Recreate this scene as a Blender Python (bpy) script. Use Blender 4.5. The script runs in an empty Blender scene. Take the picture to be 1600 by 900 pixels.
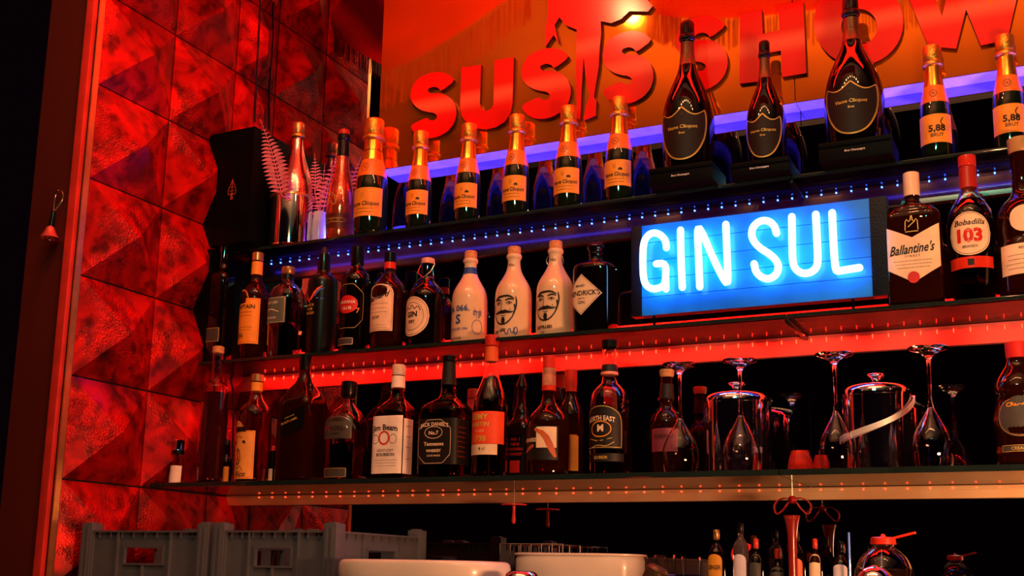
import bpy, bmesh, math, random
from mathutils import Vector, Matrix, geometry
random.seed(7)
PI = math.pi
S = bpy.context.scene
COL = S.collection

# ------------------------------------------------------------------ camera
ZO = 1.35                                    # eye height above the floor
CR = Vector((0.89540934, 0.44476838, 0.02057168))
CU = Vector((0.06489645, -0.17608063, 0.98223422))
CF = Vector((-0.440489, 0.87816667, 0.18652813))
CP = Vector((2.17624, -2.6, ZO))
FL, PX, PY = 1780.74, 783.95, 559.56
cd = bpy.data.cameras.new('camera'); cam = bpy.data.objects.new('camera', cd); COL.objects.link(cam)
m = Matrix((CR, CU, -CF)).transposed().to_4x4(); m.translation = CP
cam.matrix_world = m
cd.sensor_width = 36; cd.lens = FL / 1600 * 36
cd.shift_x = (800 - PX) / 1600; cd.shift_y = (PY - 450) / 1600
cd.clip_start = 0.05
S.camera = cam
S.view_settings.view_transform = 'Standard'; S.view_settings.look = 'None'
S.view_settings.gamma = 1; S.view_settings.use_curve_mapping = False
S.view_settings.exposure = 0.0

w = bpy.data.worlds.new('dark_room'); S.world = w; w.use_nodes = True
w.node_tree.nodes['Background'].inputs[0].default_value = (0.02, 0.004, 0.012, 1)
w.node_tree.nodes['Background'].inputs[1].default_value = 0.10

def lamp(kind, name, loc, col, power, target=None, size=0.05, size_y=None, spot=None, blend=0.5):
    l = bpy.data.lights.new(name, kind); l.color = col; l.energy = power
    if kind == 'AREA':
        l.shape = 'RECTANGLE'; l.size = size; l.size_y = size_y or size
    else:
        l.shadow_soft_size = size
    if spot: l.spot_size = math.radians(spot); l.spot_blend = blend
    o = bpy.data.objects.new(name, l); COL.objects.link(o); o.location = loc
    if target is not None:
        o.rotation_euler = (Vector(target) - Vector(loc)).to_track_quat('-Z', 'Y').to_euler()
    return o

WARM = (1.0, 0.38, 0.15)
RED = (1.0, 0.012, 0.004)
# ring of warm bulbs hanging over the bar, above and in front of the shelves
for bx_, bz_ in ((0.95, 2.46), (1.18, 2.56), (1.42, 2.64), (1.68, 2.68), (1.94, 2.68), (2.20, 2.64), (2.44, 2.56), (2.66, 2.46)):
    lamp('POINT', 'bulb_light', (bx_, -1.75, ZO + bz_), WARM, 9.5, size=0.035)
# one bulb lower down: the bright dot in the glossy sign
lamp('POINT', 'bulb_light', (0.656, -1.70, ZO + 2.309), WARM, 16, size=0.030)
# added rail fill; behind the camera, warm and teal bulbs mirrored in the steel rails
lamp('AREA', 'rail_fill', (2.75, -1.35, ZO + 0.02), (1.0, 0.38, 0.16), 27, (1.6, 0, ZO + 0.22), size=.35, size_y=.10)  # warm area light added right of the view to brighten the lowest rail
lamp('POINT', 'bulb_light', (1.73, -2.75, ZO + 1.795), WARM, 22, size=0.03)
lamp('POINT', 'teal_light', (1.98, -2.75, ZO + 1.80), (0.02, 0.85, 0.60), 34, size=0.03)
# warm uplight added out of view so the sign mirrors a lit ceiling
lamp('AREA', 'ceiling_fill', (1.1, -3.6, ZO + 2.35), WARM, 40, (1.1, -3.6, ZO + 4), size=3.0, size_y=.5)
# red stage spots, a curtain light and an added letter fill
lamp('SPOT', 'red_spot', (0.80, -0.95, ZO + 2.35), RED, 52, (0.0, -0.28, ZO + 0.60), 0.03, spot=60, blend=0.8)
lamp('SPOT', 'red_spot', (0.95, -2.1, ZO + 0.1), RED, 3, (0.3, 0.0, ZO + 0.10), 0.05, spot=70, blend=0.9)
lamp('AREA', 'curtain_light', (0.75, -0.22, ZO + 2.35), RED, 6, (0.5, -0.62, ZO + 1.8), size=0.9, size_y=.15)
lamp('AREA', 'letter_fill', (1.45, -0.36, ZO + 1.93), RED, 12, (1.45, -0.06, ZO + 1.40), size=1.9, size_y=.12)  # red area light added above the view to brighten the letters

# ------------------------------------------------------------------ helpers
def ray(x, y): return CF + CR * ((x - PX) / FL) - CU * ((y - PY) / FL)
def at(x, y, Y):
    d = ray(x, y); return CP + d * ((Y - CP.y) / d.y)
def mpp(P): return (Vector(P) - CP).dot(CF) / FL

MATS = {}
def mat(name, col, rough=0.4, metal=0.0, trans=0.0, ior=1.45, coat=0.0, var=0.15, scale=20.0, emit=None, es=0.0, bump=0.0, bscale=60.0, spec=0.5, alpha=1.0):
    if name in MATS: return MATS[name]
    M = bpy.data.materials.new(name); M.use_nodes = True; nt = M.node_tree; b = nt.nodes['Principled BSDF']
    tc = nt.nodes.new('ShaderNodeTexCoord'); nz = nt.nodes.new('ShaderNodeTexNoise'); nz.inputs['Scale'].default_value = scale
    nt.links.new(tc.outputs['Object'], nz.inputs['Vector'])
    r = nt.nodes.new('ShaderNodeValToRGB'); r.color_ramp.elements[0].position = 0.3; r.color_ramp.elements[1].position = 0.7
    r.color_ramp.elements[0].color = tuple(c * (1 - var) for c in col) + (1,)
    r.color_ramp.elements[1].color = tuple(min(1, c * (1 + var)) for c in col) + (1,)
    nt.links.new(nz.outputs['Fac'], r.inputs['Fac']); nt.links.new(r.outputs['Color'], b.inputs['Base Color'])
    b.inputs['Roughness'].default_value = rough; b.inputs['Metallic'].default_value = metal
    b.inputs['Transmission Weight'].default_value = trans; b.inputs['IOR'].default_value = ior
    b.inputs['Coat Weight'].default_value = coat; b.inputs['Coat Roughness'].default_value = 0.03
    b.inputs['Specular IOR Level'].default_value = spec
    if emit: b.inputs['Emission Color'].default_value = emit + (1,); b.inputs['Emission Strength'].default_value = es
    if bump:
        n2 = nt.nodes.new('ShaderNodeTexNoise'); n2.inputs['Scale'].default_value = bscale
        nt.links.new(tc.outputs['Object'], n2.inputs['Vector'])
        bp = nt.nodes.new('ShaderNodeBump'); bp.inputs['Strength'].default_value = bump; bp.inputs['Distance'].default_value = 0.002
        nt.links.new(n2.outputs['Fac'], bp.inputs['Height']); nt.links.new(bp.outputs['Normal'], b.inputs['Normal'])
    MATS[name] = M; return M

M_black_glass = mat('black_green_glass', (0.004, 0.010, 0.004), 0.04, coat=0.6)
M_dark_glass = mat('near_black_glass', (0.002, 0.0012, 0.0012), 0.05, coat=0.2)
M_brown_glass = mat('brown_spirit_glass', (0.035, 0.005, 0.002), 0.02, trans=0.6, ior=1.4)
M_amber = mat('amber_spirit', (0.42, 0.10, 0.03), 0.0, trans=1.0, ior=1.34, var=0.05)
M_clear = mat('clear_glass', (0.97, 0.97, 0.97), 0.0, trans=1.0, ior=1.45, var=0.02)
def thin_glass():
    M = bpy.data.materials.new('shelf_glass'); M.use_nodes = True; nt = M.node_tree; L = nt.links.new
    for n in list(nt.nodes):
        if n.type == 'BSDF_PRINCIPLED': nt.nodes.remove(n)
    out = [n for n in nt.nodes if n.type == 'OUTPUT_MATERIAL'][0]
    t = nt.nodes.new('ShaderNodeBsdfTransparent'); g_ = nt.nodes.new('ShaderNodeBsdfGlossy'); g_.inputs['Roughness'].default_value = .01
    tc = nt.nodes.new('ShaderNodeTexCoord'); nz = nt.nodes.new('ShaderNodeTexNoise'); nz.inputs['Scale'].default_value = 6; L(tc.outputs['Object'], nz.inputs[0])
    r = nt.nodes.new('ShaderNodeValToRGB'); r.color_ramp.elements[0].color = (.84, .90, .90, 1); r.color_ramp.elements[1].color = (.92, .97, .96, 1); L(nz.outputs[0], r.inputs[0]); L(r.outputs[0], t.inputs[0])
    f = nt.nodes.new('ShaderNodeFresnel'); f.inputs[0].default_value = 1.14; mx = nt.nodes.new('ShaderNodeMixShader')
    L(f.outputs[0], mx.inputs[0]); L(t.outputs[0], mx.inputs[1]); L(g_.outputs[0], mx.inputs[2]); L(mx.outputs[0], out.inputs[0])
    return M
M_shelf = thin_glass()
M_edge = mat('dark_shelf_edge', (0.01, 0.02, 0.02), 0.08, coat=0.4)
M_water = mat('clear_spirit', (0.75, 0.45, 0.42), 0.0, trans=1.0, ior=1.34, var=0.03)
M_gold = mat('gold_foil', (1.0, 0.40, 0.05), 0.30, 0.85, bump=0.8, bscale=240, var=0.1)
M_goldp = mat('gold_print', (0.75, 0.52, 0.12), 0.4, 0.2)
M_orange = mat('orange_label', (0.92, 0.36, 0.03), 0.5)
M_collar = mat('orange_collar', (0.9, 0.20, 0.015), 0.35, coat=0.2)
M_cream = mat('cream_paper', (0.85, 0.66, 0.46), 0.6)
M_white = mat('white_paper', (0.9, 0.82, 0.75), 0.6)
M_ink = mat('black_ink', (0.008, 0.006, 0.006), 0.5)
M_blueink = mat('blue_ink', (0.01, 0.07, 0.35), 0.5)
M_redink = mat('red_print', (0.6, 0.015, 0.01), 0.45)
M_cap_black = mat('black_cap', (0.003, 0.003, 0.003), 0.3, coat=0.15, spec=.3)
M_cap_red = mat('red_cap', (0.65, 0.03, 0.012), 0.3, coat=0.4)
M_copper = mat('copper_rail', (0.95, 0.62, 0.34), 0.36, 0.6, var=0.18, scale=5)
M_cap_gold = mat('brass_cap', (0.75, 0.38, 0.14), 0.3, 0.8)
M_cork = mat('cork', (0.62, 0.30, 0.12), 0.8, bump=0.5, bscale=200, var=0.3, scale=120)
M_ceramic = mat('cream_stoneware', (0.80, 0.60, 0.40), 0.14, coat=0.7, var=0.04)
M_chrome = mat('polished_steel', (0.85, 0.85, 0.87), 0.06, 1.0, var=0.03)
M_pinkmetal = mat('rose_metal', (0.9, 0.45, 0.42), 0.16, 1.0, bump=0.25, bscale=200)
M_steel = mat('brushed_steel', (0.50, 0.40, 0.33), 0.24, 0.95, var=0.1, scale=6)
M_blackplastic = mat('black_box_card', (0.0015, 0.0015, 0.002), 0.45, spec=0.06)
M_darklabel = mat('dark_grey_label', (0.05, 0.05, 0.045), 0.55)
M_greenlabel = mat('slate_green_label', (0.10, 0.15, 0.12), 0.55)
M_crate = mat('grey_crate_plastic', (0.10, 0.105, 0.13), 0.42, var=0.08)
M_wht = mat('white_moulded_plastic', (0.85, 0.74, 0.66), 0.25, coat=0.3, var=0.03)
M_paleblue = mat('pale_back_label', (0.72, 0.66, 0.80), 0.6)
M_leaf = mat('pink_painted_leaf', (0.95, 0.22, 0.34), 0.5, var=0.25, scale=60)
M_wire = mat('galvanised_wire', (0.7, 0.65, 0.6), 0.25, 1.0)
M_black = mat('matt_black', (0.003, 0.003, 0.003), 0.6)

def tag(o, label=None, cat=None, group=None, kind=None):
    if label: o['label'] = label
    if cat: o['category'] = cat
    if group: o['group'] = group
    if kind: o['kind'] = kind
    return o
def empty(name, loc, rz=0.0, label=None, cat=None, group=None):
    o = bpy.data.objects.new(name, None); COL.objects.link(o); o.location = loc; o.rotation_euler = (0, 0, rz)
    o.empty_display_size = 0.02
    return tag(o, label, cat, group)
def obj(name, bm, material, parent=None, smooth=True, ang=35):
    me = bpy.data.meshes.new(name); bmesh.ops.recalc_face_normals(bm, faces=bm.faces[:]); bm.to_mesh(me); bm.free()
    me.materials.append(material)
    if smooth:
        for p in me.polygons: p.use_smooth = True
        me.set_sharp_from_angle(angle=math.radians(ang))
    o = bpy.data.objects.new(name, me); COL.objects.link(o); o.parent = parent
    return o
def flatobj(name, verts, faces, material, parent=None, smooth=False):
    me = bpy.data.meshes.new(name); me.from_pydata(verts, [], faces); me.materials.append(material)
    if smooth:
        for p in me.polygons: p.use_smooth = True
    o = bpy.data.objects.new(name, me); COL.objects.link(o); o.parent = parent
    return o
def bx(bm, x0, x1, y0, y1, z0, z1, bev=0.0):
    r = bmesh.ops.create_cube(bm, size=1.0); vs = r['verts']
    for v in vs: v.co = Vector(((x0 + x1) / 2 + v.co.x * (x1 - x0), (y0 + y1) / 2 + v.co.y * (y1 - y0), (z0 + z1) / 2 + v.co.z * (z1 - z0)))
    if bev: bmesh.ops.bevel(bm, geom=list({e for v in vs for e in v.link_edges}), offset=bev, segments=2, affect='EDGES', profile=0.7)
def box(name, x0, x1, y0, y1, z0, z1, material, parent=None, bev=0.0):
    bm = bmesh.new(); bx(bm, x0, x1, y0, y1, z0, z1, bev); return obj(name, bm, material, parent, smooth=bev > 0)
def tube(bm, pts, r, n=8, cap=True, rads=None):
    pts = [Vector(p) for p in pts]; rings = []
    up = Vector((0, 0, 1))
    prev = None
    for i, p in enumerate(pts):
        t = (pts[min(i + 1, len(pts) - 1)] - pts[max(i - 1, 0)]).normalized()
        a = prev if prev is not None else (t.cross(up) if abs(t.dot(up)) < 0.9 else t.cross(Vector((1, 0, 0))))
        a = (a - t * a.dot(t)).normalized(); prev = a; b = t.cross(a)
        rr = rads[i] if rads else r
        rings.append([bm.verts.new(p + (a * math.cos(2 * PI * k / n) + b * math.sin(2 * PI * k / n)) * rr) for k in range(n)])
    for i in range(len(rings) - 1):
        for k in range(n): bm.faces.new((rings[i][k], rings[i][(k + 1) % n], rings[i + 1][(k + 1) % n], rings[i + 1][k]))
    if cap: bm.faces.new(rings[0][::-1]); bm.faces.new(rings[-1])
def sprad(th, rx, ry, n):
    if n == 2 and rx == ry: return rx
    return (abs(math.cos(th) / rx) ** n + abs(math.sin(th) / ry) ** n) ** (-1.0 / n)
def lathe(bm, prof, asp=1.0, n=2.0, seg=40, off=(0, 0, 0), close=True):
    """prof: list (z, r); asp = ry/rx; n = superellipse power (or a function of r-index)"""
    rings = []
    for i, q in enumerate(prof):
        z, r = q[0], max(q[1], 1e-5)
        nn = q[2] if len(q) > 2 else n; aa = q[3] if len(q) > 3 else asp
        rings.append([bm.verts.new((off[0] + sprad(t, r, r * aa, nn) * math.cos(t), off[1] + sprad(t, r, r * aa, nn) * math.sin(t), off[2] + z)) for t in [2 * PI * (k + 0.5) / seg for k in range(seg)]])
    for i in range(len(rings) - 1):
        for k in range(seg): bm.faces.new((rings[i][k], rings[i][(k + 1) % seg], rings[i + 1][(k + 1) % seg], rings[i + 1][k]))
    if close: bm.faces.new(rings[0][::-1]); bm.faces.new(rings[-1])
def chaikin(p, it=2):
    for _ in range(it):
        q = [p[0]]
        for a, b in zip(p[:-1], p[1:]):
            q.append(tuple(a[i] * .75 + b[i] * .25 for i in range(len(a)))); q.append(tuple(a[i] * .25 + b[i] * .75 for i in range(len(a))))
        q.append(p[-1]); p = q
    return p
_txt = {}
def text_geo(s, bold=0.0, shear=0.0):
    k = (s, bold, shear)
    if k in _txt: return _txt[k]
    c = bpy.data.curves.new('t', 'FONT'); c.body = s; c.align_x = 'CENTER'; c.offset = bold; c.shear = shear; c.resolution_u = 2
    o = bpy.data.objects.new('t', c); COL.objects.link(o)
    dg = bpy.context.evaluated_depsgraph_get(); me = bpy.data.meshes.new_from_object(o.evaluated_get(dg))
    vs = [(v.co.x, v.co.y) for v in me.vertices]; fs = [tuple(p.vertices) for p in me.polygons]
    bpy.data.objects.remove(o); bpy.data.curves.remove(c); bpy.data.meshes.remove(me)
    xs = [v[0] for v in vs]; ys = [v[1] for v in vs]
    if not vs: return [], [], 1, 1
    cx = (min(xs) + max(xs)) / 2; cy = (min(ys) + max(ys)) / 2; W = max(xs) - min(xs); H = max(ys) - min(ys)
    vs = [(x - cx, y - cy) for x, y in vs]
    _txt[k] = (vs, fs, W, H); return _txt[k]

# a mapping surface: s = arc length from the front, z = height -> point a little off the skin
class Skin:
    def __init__(self, rfun, asp=1.0, n=2.0):
        self.rf, self.asp, self.n = rfun, asp, n; self.tab = {}
    def table(self, r):
        k = round(r, 4)
        if k not in self.tab:
            T = []; s = 0; last = None
            for i in range(361):
                th = -PI / 2 + PI * i / 360
                R = sprad(th, k, k * self.asp, self.n); p = (R * math.cos(th), R * math.sin(th))
                if last: s += math.hypot(p[0] - last[0], p[1] - last[1])
                T.append(s); last = p
            self.tab[k] = T
        return self.tab[k]
    def theta(self, s, z):
        r = max(self.rf(z), 1e-4); T = self.table(r); a = abs(s)
        lo, hi = 0, 360
        while hi - lo > 1:
            mid = (lo + hi) // 2
            if T[mid] < a: lo = mid
            else: hi = mid
        f = (a - T[lo]) / max(T[hi] - T[lo], 1e-9); d = PI * (lo + min(f, 1)) / 360
        return -PI / 2 + (d if s >= 0 else -d), r
    def pt(self, s, z, off):
        th, r = self.theta(s, z); R = sprad(th, r, r * self.asp, self.n) + off
        return (R * math.cos(th), R * math.sin(th), z)
class Flat:                                   # flat skin: plane facing -Y at y
    def __init__(self, x0, y, z0=0): self.x0, self.y, self.z0 = x0, y, z0
    def pt(self, s, z, off): return (self.x0 + s, self.y - off, z + self.z0)

def shp(kind):
    rt = lambda u: math.sqrt(max(0, 1 - u * u))
    return {'rect': (lambda u: 0, lambda u: 1),
            'arch': (lambda u: 0, lambda u: 0.80 + 0.20 * rt(u)),
            'dome': (lambda u: 0, lambda u: 0.62 + 0.38 * rt(u)),
            'oval': (lambda u: .5 - .5 * rt(u), lambda u: .5 + .5 * rt(u)),
            'diamond': (lambda u: .5 * abs(u), lambda u: 1 - .5 * abs(u)),
            'shield': (lambda u: (0 if abs(u) < .02 else 0) + 0.50 * abs(u) ** 2.6 + .04 * abs(u) if abs(u) < .97 else .62,
                       lambda u: (1 - .13 * math.sin(PI * min(1, abs(u) / .92)) - .06 * abs(u)) if abs(u) < .92 else .94 - (abs(u) - .92) * 1.2),
            'chevron': (lambda u: .26 * abs(u), lambda u: .78 + .22 * abs(u)),
            'step': (lambda u: 0, lambda u: (.82 + .18 * math.sqrt(max(0, 1 - ((u + .35) / .62) ** 2))) if abs(u + .35) < .62 else .82),
            'octa': (lambda u: max(0, abs(u) - .55) * .45, lambda u: 1 - max(0, abs(u) - .4) * .35),
            'slant': (lambda u: .18 + .18 * u, lambda u: .82 + .18 * u)}[kind]
def patch(name, skin, parent, s0, hw, z0, z1, kind, material, off=0.0005, cols=28, rows=3):
    lo, hi = shp(kind); V = []; F = []
    for i in range(cols + 1):
        u = -1 + 2 * i / cols
        a, b = lo(u), hi(u)
        for j in range(rows + 1):
            z = z0 + (z1 - z0) * (a + (b - a) * j / rows); V.append(skin.pt(s0 + u * hw, z, off))
    for i in range(cols):
        for j in range(rows):
            a = i * (rows + 1) + j; F.append((a, a + rows + 1, a + rows + 2, a + 1))
    return flatobj(name, V, F, material, parent, smooth=True)
def letter(skin, parent, s, s0, zc, height, material, maxw=None, off=0.0011, bold=0.01, shear=0.0, name='lettering', arc=0.0, slope=0.0):
    vs, fs, W, H = text_geo(s, bold, shear)
    if not vs: return None
    k = height / H
    kx = min(k, maxw / W) if maxw else k
    V = [skin.pt(s0 + x * kx, zc + y * k - arc * (2 * x / W) ** 2 + slope * x * kx, off) for x, y in vs]
    return flatobj(name, V, fs, material, parent)
def strokes(skin, parent, lines, material, wd, s0=0, z0=0, sc=1.0, off=0.0011, name='printed_drawing'):
    """lines: lists of (x, y[, width])"""
    V = []; F = []
    for L in lines:
        L = chaikin([tuple(p) + ((wd,) if len(p) == 2 else ()) for p in L], 1) if len(L) > 2 else [tuple(p) + ((wd,) if len(p) == 2 else ()) for p in L]
        b = len(V)
        for i, p in enumerate(L):
            q0 = L[max(i - 1, 0)]; q1 = L[min(i + 1, len(L) - 1)]
            dx, dy = q1[0] - q0[0], q1[1] - q0[1]; d = math.hypot(dx, dy) or 1
            nx, ny = -dy / d * p[2] / 2, dx / d * p[2] / 2
            V.append(skin.pt(s0 + (p[0] + nx) * sc, z0 + (p[1] + ny) * sc, off)); V.append(skin.pt(s0 + (p[0] - nx) * sc, z0 + (p[1] - ny) * sc, off))
        for i in range(len(L) - 1): a = b + 2 * i; F.append((a, a + 1, a + 3, a + 2))
    return flatobj(name, V, F, material, parent)
def outline(skin, parent, s0, hw, z0, z1, kind, material, wd=0.001, off=0.0009, name='border'):
    lo, hi = shp(kind); n = 24
    top = [(s0 + hw * (-1 + 2 * i / n), z0 + (z1 - z0) * hi(-1 + 2 * i / n)) for i in range(n + 1)]
    bot = [(s0 + hw * (-1 + 2 * i / n), z0 + (z1 - z0) * lo(-1 + 2 * i / n)) for i in range(n + 1)]
    P = top + bot[::-1] + [top[0]]
    return strokes(skin, parent, [P], material, wd, off=off, name=name)
def scribble(skin, parent, s0, hw, zs, material, h=0.0016, off=0.0011, seed=0):
    """rows of small print too fine to read"""
    rnd = random.Random(seed); L = []
    for z in zs:
        x = s0 - hw * rnd.uniform(.75, 1)
        while x < s0 + hw * .85:
            l = rnd.uniform(.0015, .005); L.append([(x, z), (x + l, z)]); x += l + .0012
    return strokes(skin, parent, L, material, h, off=off, name='fine_print')

ZT, ZM, ZB = ZO + 0.894, ZO + 0.558, ZO + 0.2175         # the three shelf tops
def base_x(x, y, Y): return at(x, y, Y).x

def bottle(name, label, cat, xpx, zsh, Y, prof, glass, parts=(), neck_y=None, asp=1.0, n=2.0, group=None, rz=0.0, shell=False, liquid=None, fill_y=None, hmul=1.0, nfun=None, solidbase=0.006):
    """prof: (y pixel, half width pixel) from the top down; parts: (name, y0, y1, material, swell)"""
    ytop, ybot = prof[0][0], prof[-1][0]
    P = at(xpx, (ytop + ybot) / 2, Y); k = mpp(P)
    h = (at(xpx, ytop, Y).z - zsh) * hmul
    X = at(xpx, ybot, Y).x
    root = empty(name, (X, Y, zsh + 0.0005), rz, label, cat, group)
    pr = [((ybot - y) / (ybot - ytop) * h, hw * k) for y, hw in prof][::-1]
    def rf(z):
        for a, b in zip(pr[:-1], pr[1:]):
            if z <= b[0]: 
                return a[1] + (b[1] - a[1]) * max(0, (z - a[0])) / max(b[0] - a[0], 1e-9)
        return pr[-1][1]
    zy = lambda y: (ybot - y) / (ybot - ytop) * h
    ny = neck_y if neck_y is not None else ytop
    body = [(z, r) for z, r in pr if z < zy(ny) - 1e-6] + [(zy(ny), rf(zy(ny)))]
    base = [(0.0, body[0][1] * .9), (0.003, body[0][1])] + body[1:]
    body = chaikin(base, 2)
    R = max(r for z, r in body)
    def N(r): 
        if n == 2.0: return 2.0
        t = min(1, max(0, (r / R - .45) / .4)); return 2 + (n - 2) * t
    def A(r):
        if asp == 1.0: return 1.0
        t = min(1, max(0, (r / R - .35) / .5)); return 1 + (asp - 1) * t
    Q = [(z, r, N(r), A(r)) for z, r in body]
    seg = 40 if n == 2.0 else 72
    if shell:
        th = 0.0022
        inner = [(max(z, solidbase), max(r - th, .002), N(r), A(r)) for z, r in body if z > solidbase]
        inner = [(solidbase, inner[0][1] * .85, inner[0][2], inner[0][3])] + inner
        bm = bmesh.new(); full = Q + inner[::-1]
        lathe(bm, full, seg=seg); bo = obj('glass_body', bm, glass, root)
        if liquid:
            zf = zy(fill_y)
            li = [(z + .0004, r - .0005, a, b) for z, r, a, b in inner if z < zf]; li.append((zf, li[-1][1], li[-1][2], li[-1][3]))
            bm = bmesh.new(); lathe(bm, li, seg=seg); obj('liquid', bm, liquid, root)
    else:
        bm = bmesh.new(); lathe(bm, Q, seg=seg); bo = obj('glass_body', bm, glass, root)
    for pn, y0, y1, mt, sw in parts:
        za, zb = zy(y1), zy(y0)
        ps = [(za, rf(za + 1e-4) + sw)] + [(z, r + sw) for z, r in pr if za + 1e-4 < z < zb - 1e-4] + [(zb, rf(zb - 1e-4) + sw)]
        ps = [(ps[0][0], ps[0][1] * .96)] + [(ps[0][0] + .0008, ps[0][1])] + ps[1:-1] + [(ps[-1][0] - .001, ps[-1][1]), (ps[-1][0], ps[-1][1] * .92)]
        bm = bmesh.new(); lathe(bm, ps, seg=32); obj(pn, bm, mt, root)
    sk = Skin(rf, asp, n) if n != 2.0 or asp != 1 else Skin(rf)
    root_info = dict(root=root, sk=sk, zy=zy, R=R, k=k, h=h, rf=rf)
    return root_info
def lab(B, y0, y1, hwf, kind, material, s0=0.0, off=0.0005, name='label', border=None, bw=0.0008, parent=None):
    """hwf: half width of the label as a fraction of the body radius measured along the skin"""
    o = patch(name, B['sk'], parent or B['root'], s0 * B['R'], hwf * B['R'], B['zy'](y1), B['zy'](y0), kind, material, off)
    if border: outline(B['sk'], o, s0 * B['R'], hwf * .93 * B['R'], B['zy'](y1 - (y1 - y0) * .03), B['zy'](y0 + (y1 - y0) * .03), kind, border, bw, off + .0004)
    return o
def wr(B, L, s, s0, y, hp, mt, mw=None, **k):
    return letter(B['sk'], L, s, s0 * B['R'], B['zy'](y), hp * B['k'], mt, mw * B['R'] if mw else None, **k)

# ------------------------------------------------------------------ the setting
box('floor', -2.5, 5.5, -6, 0.6, -0.05, 0.0, mat('dark_floor', (0.02, 0.015, 0.015), 0.6))['kind'] = 'structure'
box('ceiling', -1.6, 5.0, -5.0, -1.0, ZO + 3.1, ZO + 3.15, mat('ceiling_paint', (0.55, 0.42, 0.33), 0.7, var=.1, scale=3))['kind'] = 'structure'
M_mirror = mat('dark_mirror', (0.34, 0.34, 0.38), 0.0, 1.0, var=0.0)
XS = 1.6558
box('wall_back', 0.0, XS - 0.001, 0.0, 0.02, 0.9, ZO + 2.2, M_mirror)['kind'] = 'structure'
box('wall_back', XS + 0.001, 3.9, 0.0, 0.02, 0.9, ZO + 2.2, M_mirror)['kind'] = 'structure'
box('trim_1', XS - 0.004, XS + 0.004, 0.012, 0.03, 0.9, ZO + 2.2, M_black)['kind'] = 'structure'

# left wall: square panels, each a low pyramid
def tile_mat():
    M = bpy.data.materials.new('mottled_red_panel'); M.use_nodes = True; nt = M.node_tree; b = nt.nodes['Principled BSDF']; L = nt.links.new
    tc = nt.nodes.new('ShaderNodeTexCoord')
    n1 = nt.nodes.new('ShaderNodeTexNoise'); n1.inputs['Scale'].default_value = 9; n1.inputs['Detail'].default_value = 6; n1.inputs['Distortion'].default_value = 1.2
    n2 = nt.nodes.new('ShaderNodeTexNoise'); n2.inputs['Scale'].default_value = 26; n2.inputs['Detail'].default_value = 5
    L(tc.outputs['Object'], n1.inputs['Vector']); L(tc.outputs['Object'], n2.inputs['Vector'])
    r = nt.nodes.new('ShaderNodeValToRGB'); e = r.color_ramp.elements
    e[0].position = .34; e[0].color = (.20, .002, .002, 1); e[1].position = .66; e[1].color = (.74, .006, .004, 1)
    L(n1.outputs['Fac'], r.inputs['Fac'])
    r2 = nt.nodes.new('ShaderNodeValToRGB'); e = r2.color_ramp.elements
    e[0].position = .34; e[0].color = (.35, .35, .35, 1); e[1].position = .50; e[1].color = (1, 1, 1, 1)
    L(n2.outputs['Fac'], r2.inputs['Fac'])
    mx = nt.nodes.new('ShaderNodeMixRGB'); mx.blend_type = 'MULTIPLY'; mx.inputs[0].default_value = 1
    L(r.outputs[0], mx.inputs[1]); L(r2.outputs[0], mx.inputs[2]); L(mx.outputs[0], b.inputs['Base Color'])
    b.inputs['Roughness'].default_value = 0.36; b.inputs['Metallic'].default_value = 0.35; b.inputs['Coat Weight'].default_value = 0.05; b.inputs['Specular IOR Level'].default_value = .3; b.inputs['Coat Roughness'].default_value = .08
    v = nt.nodes.new('ShaderNodeTexVoronoi'); v.inputs['Scale'].default_value = 190; L(tc.outputs['Object'], v.inputs['Vector'])
    n3 = nt.nodes.new('ShaderNodeTexNoise'); n3.inputs['Scale'].default_value = 5; L(tc.outputs['Object'], n3.inputs['Vector'])
    r3 = nt.nodes.new('ShaderNodeValToRGB'); r3.color_ramp.elements[0].position = .48; r3.color_ramp.elements[1].position = .6; L(n3.outputs['Fac'], r3.inputs['Fac'])
    mm = nt.nodes.new('ShaderNodeMath'); mm.operation = 'MULTIPLY'; L(v.outputs['Distance'], mm.inputs[0]); L(r3.outputs[0], mm.inputs[1])
    bp = nt.nodes.new('ShaderNodeBump'); bp.inputs['Strength'].default_value = .8; bp.inputs['Distance'].default_value = .003; L(mm.outputs[0], bp.inputs['Height']); L(bp.outputs[0], b.inputs['Normal'])
    return M
TS, TH, TL, ZR5 = 0.2595, 0.2531, 0.6144, ZO + 0.2042
bm = bmesh.new(); H = 0.060; g = 0.0022
for i in range(3):
    y0 = -TL + i * TS + g; y1 = min(-TL + (i + 1) * TS - g, 0)
    for j in range(-3, 9):
        z0 = ZR5 + j * TH - TH + g; z1 = z0 + TH - 2 * g
        yc = -TL + (i + .5) * TS; zc = (z0 + z1) / 2
        full = -TL + (i + 1) * TS - g
        vs = [Vector((0.004, y0, z0)), Vector((0.004, full, z0)), Vector((0.004, full, z1)), Vector((0.004, y0, z1))]
        ap = Vector((H, yc, zc))
        for q in range(4):
            bm.faces.new([bm.verts.new(c) for c in (vs[q], vs[(q + 1) % 4], ap)])
        b4 = [Vector((0.0, c.y, c.z)) for c in vs]
        for q in range(4): bm.faces.new([bm.verts.new(c) for c in (b4[q], b4[(q + 1) % 4], vs[(q + 1) % 4], vs[q])])
geom = bm.verts[:] + bm.edges[:] + bm.faces[:]
bmesh.ops.bisect_plane(bm, geom=geom, plane_co=(0, -0.001, 0), plane_no=(0, 1, 0), clear_outer=True)
wl = obj('wall_left', bm, tile_mat(), smooth=False); wl['kind'] = 'structure'
box('wall_left_backing', -0.15, 0.0, -TL, 0.02, 0.5, ZO + 2.3, M_black)['kind'] = 'structure'
M_brown = mat('dull_brown_paint', (0.09, 0.008, 0.003), 0.55, var=0.1, scale=3)
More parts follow.
